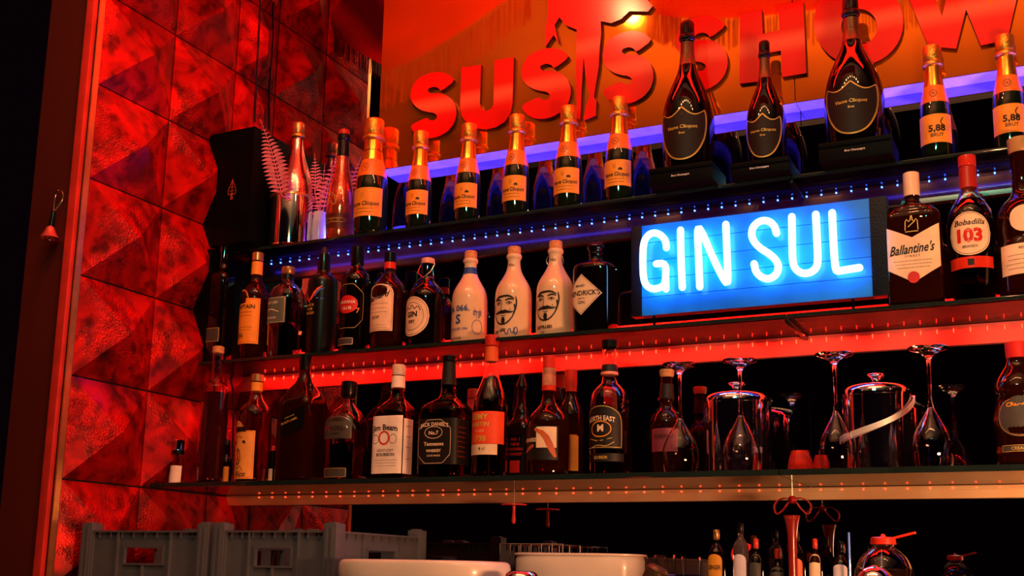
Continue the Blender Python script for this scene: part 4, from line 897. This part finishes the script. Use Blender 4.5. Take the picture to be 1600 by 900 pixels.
for i, t in enumerate(('NO. 1', 'NINE', 'SOUTHERN', 'WHISKEY')): wr(B, L, t, 0, 681 + i * 7, 4.5, M_redink, 1.2, bold=.02)
lab(B, 711, 728, .4, 'rect', M_redink, name='seal', off=.0014)
B = bottle('cognac_bottle', 'stout cognac bottle with a raised arm picture label and red cap', 'bottle', 856, ZB, -.21,
           [(557, 9.5), (558, 10.3), (575, 10.3), (592, 10.5), (611, 10.8), (618, 10.5), (630, 12), (638, 19), (646, 27), (655, 32), (665, 33.5), (720, 33), (735, 32), (743, 31)], M_brown_glass, neck_y=611, parts=[('cap', 557, 576, M_cap_red, .0003), ('neck_sleeve', 576, 603, mat('cream_red_sleeve', (.7, .25, .15), .4, var=.6, scale=30), .0004), ('neck_ring', 603, 611, M_cap_red, .0005)])
L = lab(B, 668, 718, .98, 'rect', M_ink, s0=-.1, off=.0006); 
up = patch('picture', B['sk'], L, .32 * B['R'], .48 * B['R'], B['zy'](700), B['zy'](669), 'rect', M_cream, .0010)
strokes(B['sk'], L, [[(-.25 * B['R'], B['zy'](672), .006), (.25 * B['R'], B['zy'](680), .014), (.55 * B['R'], B['zy'](700), .016), (.75 * B['R'], B['zy'](714), .006)], [(-1.0 * B['R'], B['zy'](706), .004), (-.6 * B['R'], B['zy'](700), .009), (-.3 * B['R'], B['zy'](696), .006)]], mat('arm_print', (.55, .12, .04), .5), .01, off=.0015, name='arm_drawing')
wr(B, L, 'HENNESSY', -.5, 688, 6, M_cream, .95, bold=.03, shear=.1, off=.0019)
B = bottle('cognac_bottle', 'dark bottle with red wax top standing behind the raised arm label', 'bottle', 891, ZB, -.12,
           [(578, 9), (579, 10), (610, 8.5), (618, 9), (628, 14), (640, 19), (650, 21), (735, 20), (741, 19)], M_brown_glass, neck_y=611, parts=[('wax_top', 578, 611, M_cap_red, .0005)])
lab(B, 675, 727, .9, 'rect', M_cap_red, border=M_goldp); lab(B, 677, 727, .3, 'rect', M_orange, s0=.7, name='side_label', off=.0012)
B = bottle('tennessee_bottle', 'large rounded whiskey bottle with clear neck, black label and dark wooden stopper', 'bottle', 952, ZB, -.20,
           [(532, 10), (533, 12.5), (544, 12.5), (546, 10.5), (570, 11.5), (583, 13), (586, 13.5), (588, 11.5), (599, 12.5), (604, 18), (612, 26), (624, 30), (640, 31), (735, 30.5), (743, 29.5)], M_clear, neck_y=545, shell=True, liquid=mat('red_amber', (.45, .07, .03), .0, trans=1.0, ior=1.34), fill_y=645, parts=[('stopper', 532, 546, M_cap_black, .0003), ('neck_band', 571, 582, M_ink, .0008), ('neck_ring', 582, 587, mat('rose_ring', (.8, .3, .2), .4), .0008)])
L = lab(B, 636, 702, 1.18, 'dome', M_ink, s0=-.1, off=.0006, border=M_goldp, bw=.0012)
wr(B, L, 'NORTH EAST', -.15, 656, 8, M_cream, 1.6, bold=.03, arc=.005); outline(B['sk'], L, -.1 * B['R'], .55 * B['R'], B['zy'](684), B['zy'](661), 'oval', M_orange, .0022, .0014)
wr(B, L, 'M', -.1, 671, 11, M_cream, bold=.04); strokes(B['sk'], L, [[(-.8 * B['R'], B['zy'](686)), (-.2 * B['R'], B['zy'](691)), (.5 * B['R'], B['zy'](686))], [(-.7 * B['R'], B['zy'](700)), (-.2 * B['R'], B['zy'](696)), (.2 * B['R'], B['zy'](699)), (.6 * B['R'], B['zy'](692))]], M_goldp, .0015)
l2 = lab(B, 709, 721, 1.15, 'rect', M_ink, off=.0007, name='lower_label'); wr(B, l2, 'BOURBON', -.1, 715, 5, M_goldp, .7)
B = bottle('whiskey_bottle', 'shadowed whiskey bottle with cork stopper half hidden behind an upturned wine glass', 'bottle', 1043, ZB, -.13,
           [(578, 11), (579, 11.5), (586, 11), (590, 9.5), (615, 10.5), (623, 11.5), (626, 9.5), (636, 10), (642, 17), (652, 22), (665, 24), (735, 24), (741, 23)], M_brown_glass, neck_y=589, parts=[('stopper', 578, 590, M_cork, .0003), ('neck_band', 600, 622, M_ink, .0007)])
L = lab(B, 668, 702, 1.0, 'rect', mat('plum_label', (.30, .05, .08), .5), off=.0006); wr(B, L, 'RESERVE', 0, 680, 6, M_ink, 1.3)

def wine_glass(x, yf, yb, hw, footw, label, Y):
    H_ = yb - yf; f = lambda t: yf + H_ * t
    P = at(x, (yf + yb) / 2, Y); k = mpp(P); h = at(x, yf, Y).z - ZB; X = at(x, yb, Y).x
    r = empty('wine_glass', (X, Y, ZB + .0005), 0, label, 'wine glass', 'upturned wine glasses on the lowest shelf')
    z = lambda t: (1 - t) * h
    R = hw * k; t_ = .0015
    outer = chaikin([(z(1), R * .84), (z(.94), R * .92), (z(.86), R * 1.0), (z(.78), R * .98), (z(.70), R * .82), (z(.62), R * .55), (z(.55), R * .30), (z(.50), R * .15)], 2)
    inner = [(a, b - t_) for a, b in outer if b - t_ > .0015][::-1]
    inner = [(inner[0][0], .0006)] + inner
    bm = bmesh.new(); lathe(bm, inner + outer, seg=40, close=False)
    # close the rim
    obj('bowl', bm, M_clear, r)
    FR = footw * k
    bm = bmesh.new(); lathe(bm, chaikin([(z(.50) + .0002, R * .145), (z(.45), .0040), (z(.38), .0032), (z(.20), .0030), (z(.12), .0038), (z(.07), .0075), (z(.035), FR * .55), (z(.012), FR * .96), (z(.008), FR)], 2) + [(z(.0), FR), (z(.0), .001)], seg=40); obj('stem_and_foot', bm, M_clear, r)
wine_glass(1063.5, 569, 737, 28.5, 27, 'upturned wine glass in front of the cork-stoppered whiskey bottle', -.24)
wine_glass(1159, 563, 735, 29, 27.5, 'upturned wine glass in front of the left ice bucket', -.25)
wine_glass(1309, 553, 732, 28, 29.5, 'upturned wine glass left of the ice bucket with the silver band', -.25)
wine_glass(1459, 543, 728, 32, 31, 'rightmost upturned wine glass standing clear of the ice buckets', -.25)
def ice_bucket(x0, x1, ysh, yknob, yb, label, Y, kx, swing=None):
    xc = (x0 + x1) / 2; P = at(xc, 660, Y); k = mpp(P); R = (x1 - x0) / 2 * k; X = at(xc, yb, Y).x
    h = at(xc, ysh, Y).z - ZB; hk = at(xc, yknob, Y).z - ZB
    r = empty('ice_bucket', (X, Y, ZB + .0005), 0, label, 'ice bucket')
    bm = bmesh.new(); lathe(bm, [(0, R * .95), (.004, R), (h * .86, R), (h * .861, R * 1.012), (h * .885, R * 1.012)], seg=56); obj('vessel', bm, M_chrome, r)
    bm = bmesh.new(); lathe(bm, chaikin([(h * .887, R * 1.0), (h * .93, R * .98), (h * .98, R * .86), (h * .998, R * .6), (h * 1.005, R * .2)], 2), seg=56); L = obj('lid', bm, M_chrome, r)
    bm = bmesh.new(); lathe(bm, chaikin([(h * 1.004, R * .13), (h * 1.03, R * .10), (h + (hk - h) * .55, R * .13), (h + (hk - h) * .75, R * .27), (hk - .001, R * .25), (hk, R * .1)], 2), seg=32); obj('knob', bm, M_chrome, L)
    if swing:
        bm = bmesh.new(); n = 24
        V = []
        for i in range(n + 1):
            a = PI * i / n; tz = swing[0] + swing[1] * (i / n) ** 2.2
            # band slung down round the front of the vessel
            p = Vector((R * 1.06 * -math.cos(a), -R * 1.06 * math.sin(a), tz))
            nn = Vector((-math.cos(a), -math.sin(a), 0))
            V.append([bm.verts.new(p + nn * dx + Vector((0, 0, dz))) for dx, dz in ((0, -.006), (.0016, -.006), (.0016, .006), (0, .006))])
        for i in range(n):
            for q in range(4): bm.faces.new((V[i][q], V[i][(q + 1) % 4], V[i + 1][(q + 1) % 4], V[i + 1][q]))
        bm.faces.new(V[0]); bm.faces.new(V[-1][::-1]); obj('handle', bm, mat('satin_band', (.92, .88, .85), .38, .6), r)
        bm = bmesh.new(); 
        tube(bm, [(R * 1.0, 0, swing[0] + swing[1]), (R * 1.09, 0, swing[0] + swing[1])], .006, 12)
        obj('handle_pivot', bm, M_chrome, r)
    return r
ice_bucket(1101, 1206, 615, 598, 737, 'chrome lidded ice bucket behind the second upturned wine glass', -.13, 1152)
ice_bucket(1321, 1427, 602, 584, 731, 'chrome lidded ice bucket with a silver carrying band slung across its front', -.13, 1363, swing=(.074, .085))
# red tealight holders
def votive(x, yt, hw, label, Y=-.20, tilt=0):
    k = mpp(at(x, 720, Y)); h = at(x, yt, Y).z - ZB; r = empty('candle_holder', (at(x, 735, Y).x, Y, ZB + .0005), 0, label, 'candle holder'); R = hw * k
    bm = bmesh.new(); lathe(bm, [(0, R), (.003, R * 1.02), (h * .5, R * .92), (h * .9, R * .72), (h, R * .66), (h, R * .60), (h * .85, R * .62), (h * .4, R * .80), (.006, R * .86)], seg=12); obj('glass_cup', bm, mat('red_glass', (.9, .06, .04), .03, trans=.7, ior=1.45), r, smooth=False)
    bm = bmesh.new(); lathe(bm, [(.0065, R * .7), (.018, R * .72), (.018, R * .6)], seg=24); obj('tealight', bm, M_wht, r)
votive(1251, 705, 20, 'faceted red glass candle holder between the two ice buckets')
votive(1283, 712, 13, 'smaller red glass candle holder left of the third wine glass', -.17)
B = bottle('faceted_bottle', 'bulbous bottle with relief bands cut off by the right edge, lowest shelf', 'bottle', 1600, ZB, -.24,
           [(535, 16), (536, 17), (560, 16), (570, 17), (580, 24), (595, 34), (612, 38), (625, 33), (640, 38), (670, 41), (690, 36), (705, 38), (722, 38), (727, 36)], M_brown_glass, neck_y=560, parts=[('cap', 535, 560, M_redink, .0004)])
L = lab(B, 622, 684, .9, 'oval', M_darklabel, border=M_orange); wr(B, L, 'CREAM', -.1, 634, 7, M_orange, 1.2, bold=.02, slope=.1)
l2 = lab(B, 696, 706, .8, 'rect', M_darklabel, name='lower_label', border=M_goldp); wr(B, l2, 'CREAM', -.1, 701, 5, M_goldp, .8)

# ------------------------------------------------------------------ under the shelves
ZC = ZO - 0.26
def crate(x0px, x1px, label, Yf=-.58, dep=.38):
    x0, x1 = at(x0px, 850, Yf).x, at(x1px, 850, Yf).x
    W = x1 - x0; zt = at(x0px, 829, Yf).z - ZC; zp = at(x0px, 818, Yf).z - ZC
    r = empty('bottle_crate', (x0, Yf, ZC + .0005), 0, label, 'crate', 'grey plastic crates on the back counter')
    t = .004; pw = .035
    hz0, hz1 = at(200, 880, Yf).z - ZC, at(200, 854, Yf).z - ZC
    def wall(name, along, fixed, a0, a1, sgn):
        bm = bmesh.new()
        def B4(p0, p1, d0, d1, z0, z1):
            if along == 'x': bx(bm, p0, p1, fixed + min(d0 * sgn, d1 * sgn), fixed + max(d0 * sgn, d1 * sgn), z0, z1)
            else: bx(bm, fixed + min(d0 * sgn, d1 * sgn), fixed + max(d0 * sgn, d1 * sgn), p0, p1, z0, z1)
        c = (a0 + a1) / 2; hw = (a1 - a0) * .18
        B4(a0, a1, 0, t, 0, hz0); B4(a0, a1, 0, t, hz1, zt); B4(a0, c - hw, 0, t, hz0, hz1); B4(c + hw, a1, 0, t, hz0, hz1)
        B4(a0, a1, -.008, t + .002, zt - .004, zt)                       # rim lip
        B4(c - hw - .004, c + hw + .004, -.005, 0, hz1, hz1 + .004); B4(c - hw - .004, c + hw + .004, -.005, 0, hz0 - .004, hz0)
        B4(c - hw - .004, c - hw, -.005, 0, hz0, hz1); B4(c + hw, c + hw + .004, -.005, 0, hz0, hz1)
        n = 4
        for i in range(n + 1):
            p = a0 + (a1 - a0) * i / n
            if abs(p - c) > hw + .01: B4(p - .0018, p + .0018, -.007, 0, 0, zt - .004)
            else: B4(p - .0018, p + .0018, -.007, 0, 0, hz0 - .005)
        for i in range(9):
            p = a0 + (a1 - a0) * (i + .5) / 9; B4(p - .001, p + .001, -.004, 0, zt - .018, zt - .004)
        obj(name, bm, M_crate, r, smooth=False)
    wall('side_wall', 'x', .010, pw, W - pw, 1); wall('side_wall', 'x', dep - .010, pw, W - pw, -1)
    wall('side_wall', 'y', .010, pw, dep - pw, 1); wall('side_wall', 'y', W - .010, pw, dep - pw, -1)
    for cx in (0, W - pw):
        for cy in (0, dep - pw):
            bm = bmesh.new(); bx(bm, cx + .001, cx + pw - .001, cy, cy + pw, 0, zp, .003)
            bx(bm, cx + .008, cx + .013, cy - .003, cy + pw + .003, .01, zp - .01); bx(bm, cx + .022, cx + .026, cy - .003, cy + pw + .003, .01, zp - .01)
            bx(bm, cx + .006, cx + pw - .010, cy + .006, cy + pw - .006, zp, zp + .003, .001)
            obj('corner_post', bm, M_crate, r)
    bm = bmesh.new(); bx(bm, .012, W - .012, .012, dep - .012, .001, .006); obj('base', bm, M_crate, r, smooth=False)
crate(125, 325, 'grey plastic crate nearest the red panelled wall')
crate(330, 525, 'grey plastic crate on the right, beside the white container')
# rounded white container
YW = -.545
wl0, wl1 = at(548, 880, YW).x, at(785, 880, YW).x
wz = at(666, 876, YW).z - ZC
wc = empty('white_container', ((wl0 + wl1) / 2, YW, ZC + .0005), 0, 'rounded white lidded container right of the crates at the bottom edge', 'container')
WR = (wl1 - wl0) / 2
bm = bmesh.new(); lathe(bm, [(0, WR * .85), (.01, WR * .9), (wz - .045, WR * .97)], asp=.62, n=3, seg=64); obj('tub', bm, M_wht, wc)
bm = bmesh.new(); lathe(bm, chaikin([(wz - .0445, WR * .98), (wz - .03, WR), (wz - .008, WR * .995), (wz - .001, WR * .96), (wz, WR * .9), (wz, WR * .55), (wz - .002, WR * .50), (wz - .002, WR * .1)], 2), asp=.62, n=3, seg=64); obj('lid', bm, M_wht, wc)
YV = -.27
v0, v1 = at(812, 880, YV).x, at(1004, 880, YV).x; VR = (v1 - v0) / 2; vz = at(908, 867, YV).z - ZC
vt = empty('white_tray', ((v0 + v1) / 2, YV, ZC + .0005), 0, 'low white rounded tub nearer the mirror than the lidded white container', 'tub')
bm = bmesh.new(); lathe(bm, chaikin([(0, VR * .85), (.01, VR * .9), (vz * .75, VR * .97), (vz * .95, VR), (vz, VR * .97), (vz, VR * .92), (vz - .008, VR * .90), (.02, VR * .80)], 1), asp=.5, n=3, seg=64); obj('tub_wall', bm, M_wht, vt)
bm = bmesh.new(); lathe(bm, [(vz - .004, VR * .995), (vz - .002, VR * 1.02), (vz + .001, VR * 1.02), (vz + .002, VR * .99)], asp=.5, n=3, seg=64); obj('rolled_rim', bm, M_wht, vt)
# black bottle lying with its cap to the left
q0 = at(1000, 906, -.62); q1 = at(1040, 884, -.50)
lb = empty('leaning_bottle', (q0.x, -.62, ZC + .0005), 0, 'black bottle neck with moulded cap leaning at the bottom edge right of the white container', 'bottle')
base = Vector((q0.x - .10, -.60, ZC + .02)); tip = at(1030, 886, -.60)
d = (tip - base); bm = bmesh.new()
tube(bm, [base - lb.location + d * t for t in (0, .05, .55, .75, .8)], .03, 24, rads=[.024, .030, .030, .020, .017]); obj('glass_body', bm, M_dark_glass, lb)
bm = bmesh.new(); tube(bm, [base - lb.location + d * t for t in (.81, .82, .98, 1.0)], .02, 24, rads=[.018, .021, .021, .016]); obj('cap', bm, mat('dark_bronze_cap', (.12, .07, .04), .3, .6, bump=.8, bscale=220), lb)
# round flask with red lid
YK = -.62
kx = at(1382, 900, YK).x; kk = mpp(at(1382, 880, YK)); R = 47 * kk
zc = at(1382, 902, YK).z - ZC; ztop = at(1382, 852, YK).z - ZC
ca = empty('round_carafe', (kx, YK, ZC + .0005), 0, 'round glass carafe with a red flip lid at the bottom edge', 'carafe')
outer = chaikin([(0, R * .8), (.004, R * .95), (zc * .6, R * .98), (zc, R), (zc + R * .55, R * .82), (zc + R * .85, R * .52), (zc + R * .96, R * .36), (ztop, R * .34)], 2)
inner = [(max(a, .005), max(b - .0025, .001)) for a, b in outer][::-1]
bm = bmesh.new(); lathe(bm, outer + inner, seg=48); obj('glass_body', bm, M_clear, ca)
bm = bmesh.new(); lathe(bm, [(.0065, R * .7), (.008, R * .9), (zc * .6, R * .93), (zc, R * .94), (zc + R * .25, R * .90), (zc + R * .25, .001)], seg=48); obj('liquid', bm, mat('cold_brew', (.10, .04, .02), .0, trans=.8, ior=1.34), ca)
bm = bmesh.new(); lathe(bm, [(ztop, R * .36), (ztop + .001, R * .42), (ztop + R * .22, R * .40), (ztop + R * .26, R * .34)], seg=32)
bx(bm, R * .30, R * 1.05, -R * .10, R * .10, ztop + R * .18, ztop + R * .26, .001)
bmesh.ops.create_uvsphere(bm, u_segments=12, v_segments=8, radius=R * .09, matrix=Matrix.Translation((0, 0, ztop + R * .28)))
for v in bm.verts:
    if v.co.x > R * .5: v.co.z += (v.co.x - R * .5) * .35
obj('flip_lid', bm, M_cap_red, ca)
# cocktail shaker in front of it
YQ = -.80
sx = at(1366, 900, YQ).x; zk = at(1366, 884, YQ).z - ZC; ks = mpp(at(1366, 884, YQ)); R = 36 * ks
sh = empty('cocktail_shaker', (sx, YQ, ZC + .0005), 0, 'domed polished steel shaker in front of the round carafe', 'shaker')
bm = bmesh.new(); lathe(bm, chaikin([(0, R * .7), (.003, R * .72), (zk * .80, R * .98), (zk * .81, R)], 1), seg=40); obj('cup', bm, M_chrome, sh)
bm = bmesh.new(); lathe(bm, chaikin([(zk * .812, R), (zk * .92, R * .86), (zk * .98, R * .55), (zk, R * .1)], 2), seg=40); obj('dome_top', bm, M_chrome, sh)
# steel scoop beside the white container
q = at(815, 893, -.62); sc_ = empty('steel_bowl', (q.x, -.62, ZC + .0005), 0, 'small polished steel bowl peeking up right of the white container', 'bowl')
hz = q.z - ZC; bm = bmesh.new(); lathe(bm, chaikin([(0, .03), (.004, .032), (hz * .9, .038), (hz, .030), (hz + .001, .005)], 2), seg=32); obj('bowl_body', bm, M_chrome, sc_)
bm = bmesh.new(); lathe(bm, [(hz * .89, .0385), (hz * .90, .0405), (hz * .91, .0385)], seg=32); obj('bead', bm, M_chrome, sc_)

# bottles standing on the back counter, low in the frame
def lowb(x, yt, hw, mt, capm, lm, label, Y=-.16, ly=(866, 900), word=None, wm=None, prof=None):
    yb = 1010
    P = [(yt, hw * .30), (yt + 2, hw * .34), (yt + 14, hw * .34), (yt + 16, hw * .30), (yt + 22, hw * .34), (yt + 30, hw * .75), (yt + 38, hw), (yb - 4, hw), (yb, hw * .95)]
    kz = at(x, yt, Y).z - ZC; kp = mpp(at(x, yt, Y)); yb2 = yt + kz / kp
    P = [(y if y < yt + 60 else (yb2 - 4 if y == yb - 4 else yb2), r) for y, r in P]
    B = bottle('liqueur_bottle', label, 'bottle', x, ZC, Y, P, mt, neck_y=yt + 15, parts=[('cap', yt, yt + 15, capm, .0003)])
    L = lab(B, ly[0], ly[1] + 14, .85, 'arch', lm)
    if word: wr(B, L, word, 0, ly[0] + 20, 7, wm or M_ink, 1.4, bold=.02)
    return B
lowb(1123, 828, 14.5, M_dark_glass, M_cap_gold, M_orange, 'dark bottle with gold cap and orange label in the shadows under the shelf', word='GINGER')
lowb(1162, 818, 13, M_bs, M_cap_black, M_paleblue, 'clear bottle with pale violet label right of the shadowed gold-capped bottle')
lowb(1186, 842, 12, M_dark_glass, M_cap_red, M_darklabel, 'dark bottle with pointed red top between the violet label and the red-rimmed jar')
lowb(1221, 858, 14, M_dark_glass, M_cap_red, M_darklabel, 'squat dark bottle with a thin red rim near the bottom edge', ly=(886, 905), word='ROUGE', wm=M_white)
lowb(1251, 830, 14, M_dark_glass, M_black, mat('amber_red_label', (.7, .14, .04), .5), 'black bottle with amber label and a dark round emblem near the mirror seam', ly=(872, 900))
lowb(1281, 842, 11, M_brown_glass, M_cap_red, M_cream, 'slender dark bottle with red cap and narrow pale label right of the mirror seam')
lowb(1322, 846, 14, M_dark_glass, M_cap_black, M_paleblue, 'dark bottle with violet label left of the round carafe', ly=(882, 902))
# blue drinking straw / stirrer
q = at(1326, 832, -.20); bm = bmesh.new(); z0 = ZC
tube(bm, [(q.x, -.20, z0 + .002), (q.x, -.20, q.z)], .0028, 8); tag(obj('blue_stirrer', bm, mat('blue_acrylic', (.02, .15, .9), .3, coat=.5)), 'bright blue stirrer standing upright left of the round carafe', 'stirrer')
# tall red flared form standing in for a dim reflected figure
q = at(1237, 806, -.20); kv = mpp(q); hv = q.z - ZC; v_ = empty('figure_standin', (q.x, -.20, ZC + .0005), 0, 'tall red flared form standing in for a reflected figure near the mirror seam', 'vase')
bm = bmesh.new(); lathe(bm, chaikin([(0, 9 * kv), (.005, 10 * kv), (hv * .5, 7 * kv), (hv * .85, 6.5 * kv), (hv * .95, 9 * kv), (hv, 13 * kv)], 2) + chaikin([(hv, 12.3 * kv), (hv * .95, 8.2 * kv), (hv * .85, 5.6 * kv), (.01, 6 * kv)], 1), seg=28); obj('standin_body', bm, mat('red_lacquer', (.28, .012, .01), .3, coat=.2), v_)
bm = bmesh.new(); tube(bm, [(11 * kv * math.cos(a), 11 * kv * math.sin(a), hv - .004 + .0015 * math.sin(9 * a)) for a in [2 * PI * i / 40 for i in range(41)]], .0016, 6, cap=False); obj('beaded_rim', bm, M_cu, v_)
# red sequinned bow hanging in the shadows
q = at(1238, 781, -.16); sb_ = empty('sequin_bow', (q.x, -.16, q.z), 0, 'red sequinned bow with drooping loops hanging under the lowest shelf near the mirror seam', 'bow')
M_seq = mat('red_sequins', (.40, .012, .01), .22, .6, bump=1.0, bscale=420, var=.4, scale=300)
def band(P, wd, name):
    bm = bmesh.new(); P = chaikin([tuple(p) for p in P], 2); R_ = []
    for i, p in enumerate(P):
        a, b = Vector(P[max(i - 1, 0)]), Vector(P[min(i + 1, len(P) - 1)]); t = (b - a).normalized(); nn = t.cross(Vector((0, 1, 0))).normalized() * .0012; w_ = Vector((0, wd, 0)); p = Vector(p)
        R_.append([bm.verts.new(p + nn + w_), bm.verts.new(p + nn - w_), bm.verts.new(p - nn - w_), bm.verts.new(p - nn + w_)])
    for i in range(len(R_) - 1):
        for k_ in range(4): bm.faces.new((R_[i][k_], R_[i][(k_ + 1) % 4], R_[i + 1][(k_ + 1) % 4], R_[i + 1][k_]))
    bm.faces.new(R_[0]); bm.faces.new(R_[-1][::-1]); obj(name, bm, M_seq, sb_)
kb = mpp(q)
for sgn in (-1, 1):
    band([(0, 0, 0), (sgn * 14 * kb, 0, 4 * kb), (sgn * 30 * kb, 0, -6 * kb), (sgn * 26 * kb, 0, -24 * kb), (sgn * 16 * kb, 0, -18 * kb), (sgn * 6 * kb, 0, -4 * kb)], .005, 'loop')
bm = bmesh.new(); bmesh.ops.create_uvsphere(bm, u_segments=14, v_segments=10, radius=.009); obj('knot', bm, M_seq, sb_)
bm = bmesh.new(); tube(bm, [(0, 0, .004), (0, 0, ZB - .013 - q.z)], .001, 6); obj('thread', bm, M_wire, sb_)
# stacked tumblers in the dark
M_tumb = M_clear
first = None
tum = ['in the left stack', 'in the second stack', 'in the middle stack', 'in the fourth stack', 'in the right stack']
levels = ['lowest', 'second', 'third', 'topmost']
th_ = .078
for c in range(5):
    for l in range(4):
        x = at(925 + c * 29, 840, -.10).x; zz_ = ZC + .001 + l * th_
        if first is None:
            r = empty('glass_tumbler', (x, -.10, zz_), 0, '', 'tumbler', 'stacked tumblers in the dark under the shelf')
            bm = bmesh.new(); lathe(bm, [(0, .017), (.002, .0185), (.040, .0195), (th_ - .002, .021), (th_ - .002, .0195), (.040, .018), (.007, .0165)], seg=24); obj('tumbler_wall', bm, M_tumb, r)
            bm = bmesh.new(); lathe(bm, [(.030, .0193), (.031, .0199), (.033, .0199), (.034, .0193)], seg=24, close=False); obj('gold_band', bm, mat('violet_band', (.12, .08, .5), .3), r)
            first = r
        else:
            r = first.copy(); COL.objects.link(r); r.location = (x, -.10, zz_)
            for ch in list(first.children):
                q_ = ch.copy(); COL.objects.link(q_); q_.parent = r
        r['label'] = 'clear tumbler, %s %s of upturned tumblers under the lowest shelf' % (levels[l], tum[c])
# wire basket
q = at(782, 850, -.14); q2 = at(880, 853, -.14); wb = empty('wire_basket', (q.x, -.14, ZC + .0005), 0, 'thin wire basket behind the white container in the dark', 'basket')
W = q2.x - q.x; hh = q.z - ZC; bm = bmesh.new()
bm.free()
for zz_ in (.004, hh):
    bm = bmesh.new(); tube(bm, [(0, 0, zz_), (W, 0, zz_), (W, .10, zz_), (0, .10, zz_), (0, 0, zz_)], .0016, 6); obj('rim_wire', bm, M_wire, wb)
bm = bmesh.new()
for i in range(7): 
    xx = W * i / 6; tube(bm, [(xx, -.002, .004), (xx, -.002, hh)], .001, 6); tube(bm, [(xx, .102, .004), (xx, .102, hh)], .001, 6)
obj('upright_wires', bm, M_wire, wb)
# small red hanging glass rail hook under the lowest shelf
q = at(803, 789, -.10); hk_ = empty('hanging_goblet', (q.x, -.10, ZB - .0125), 0, 'small red stemmed goblet hanging foot-up under the lowest shelf', 'goblet')
kz = mpp(q); dz = ZB - .0125 - q.z
bm = bmesh.new(); lathe(bm, chaikin([(-dz - .001, .032), (-dz + .003, .030), (-dz + .004, .006)], 1), seg=28); obj('foot', bm, mat('red_goblet_glass', (.8, .05, .04), .2, coat=.5), hk_)
bm = bmesh.new(); lathe(bm, chaikin([(-dz - .045, .002), (-dz - .040, .006), (-dz - .02, .0035), (-dz - .002, .004)], 1), seg=16); obj('stem', bm, MATS['red_goblet_glass'], hk_)
bm = bmesh.new(); tube(bm, [(0, 0, -dz + .004), (0, 0, .0)], .0015, 6); obj('hook', bm, M_wire, hk_)

# ------------------------------------------------------------------ pillar bell and cables
YP = -TL - .02
q = at(93, 300, YP); be = empty('hand_bell', (q.x, YP, q.z), 0, 'small red hand bell hanging by a wire loop on the dark pillar', 'bell')
def bp(x, y, o=.012): p = at(x, y, YP - o); return (p.x - q.x, -o, p.z - q.z)
bm = bmesh.new(); tube(bm, chaikin([bp(93, 298), bp(87, 303), bp(84, 318), bp(84, 331), bp(88, 328), bp(97, 315), bp(99, 303), bp(96, 298), bp(93, 298)], 2), .0017, 8); obj('wire_loop', bm, M_wire, be)
bm = bmesh.new(); tube(bm, [bp(84, 330), bp(82, 342), bp(80, 354)], .006, 12, rads=[.0045, .006, .0075]); obj('handle', bm, M_cap_black, be)
bm = bmesh.new(); lathe(bm, chaikin([(0, .004), (-.004, .010), (-.016, .014), (-.028, .021), (-.032, .024)], 2) + [(-.032, .022), (-.016, .011), (-.005, .004)], seg=28, off=bp(79, 353, .025)); obj('bell_cup', bm, mat('red_enamel', (.75, .10, .09), .25, .4, coat=.5), be)
bm = bmesh.new(); c0 = Vector(bp(79, 353, .025)); tube(bm, [c0 + Vector((0, 0, -.006)), c0 + Vector((0, 0, -.034))], .0012, 6); bmesh.ops.create_uvsphere(bm, u_segments=10, v_segments=8, radius=.005, matrix=Matrix.Translation(c0 + Vector((0, 0, -.036)))); obj('clapper', bm, M_wire, be)
bm = bmesh.new(); tube(bm, [bp(90, 299, .0), bp(90, 299, .014), bp(91, 297, .016)], .0015, 6); obj('hook', bm, M_wire, be)
def cable(label, P, r=.003):
    bm = bmesh.new(); tube(bm, chaikin([tuple(p) for p in P], 2), r, 8); tag(obj('power_cable', bm, M_black), label, 'cable')
cable('black cable running down the corner of the panelled wall above the box', [at(408, -20, -.03), at(404, 60, -.035), at(401, 120, -.03), at(398, 190, -.035)])
cable('black cable curving from the middle shelf down to the lowest shelf in the corner', [at(368, 560, -.06), at(366, 580, -.065), at(360, 592, -.06), at(366, 620, -.06), at(364, 680, -.062), at(363, 742, -.06)])
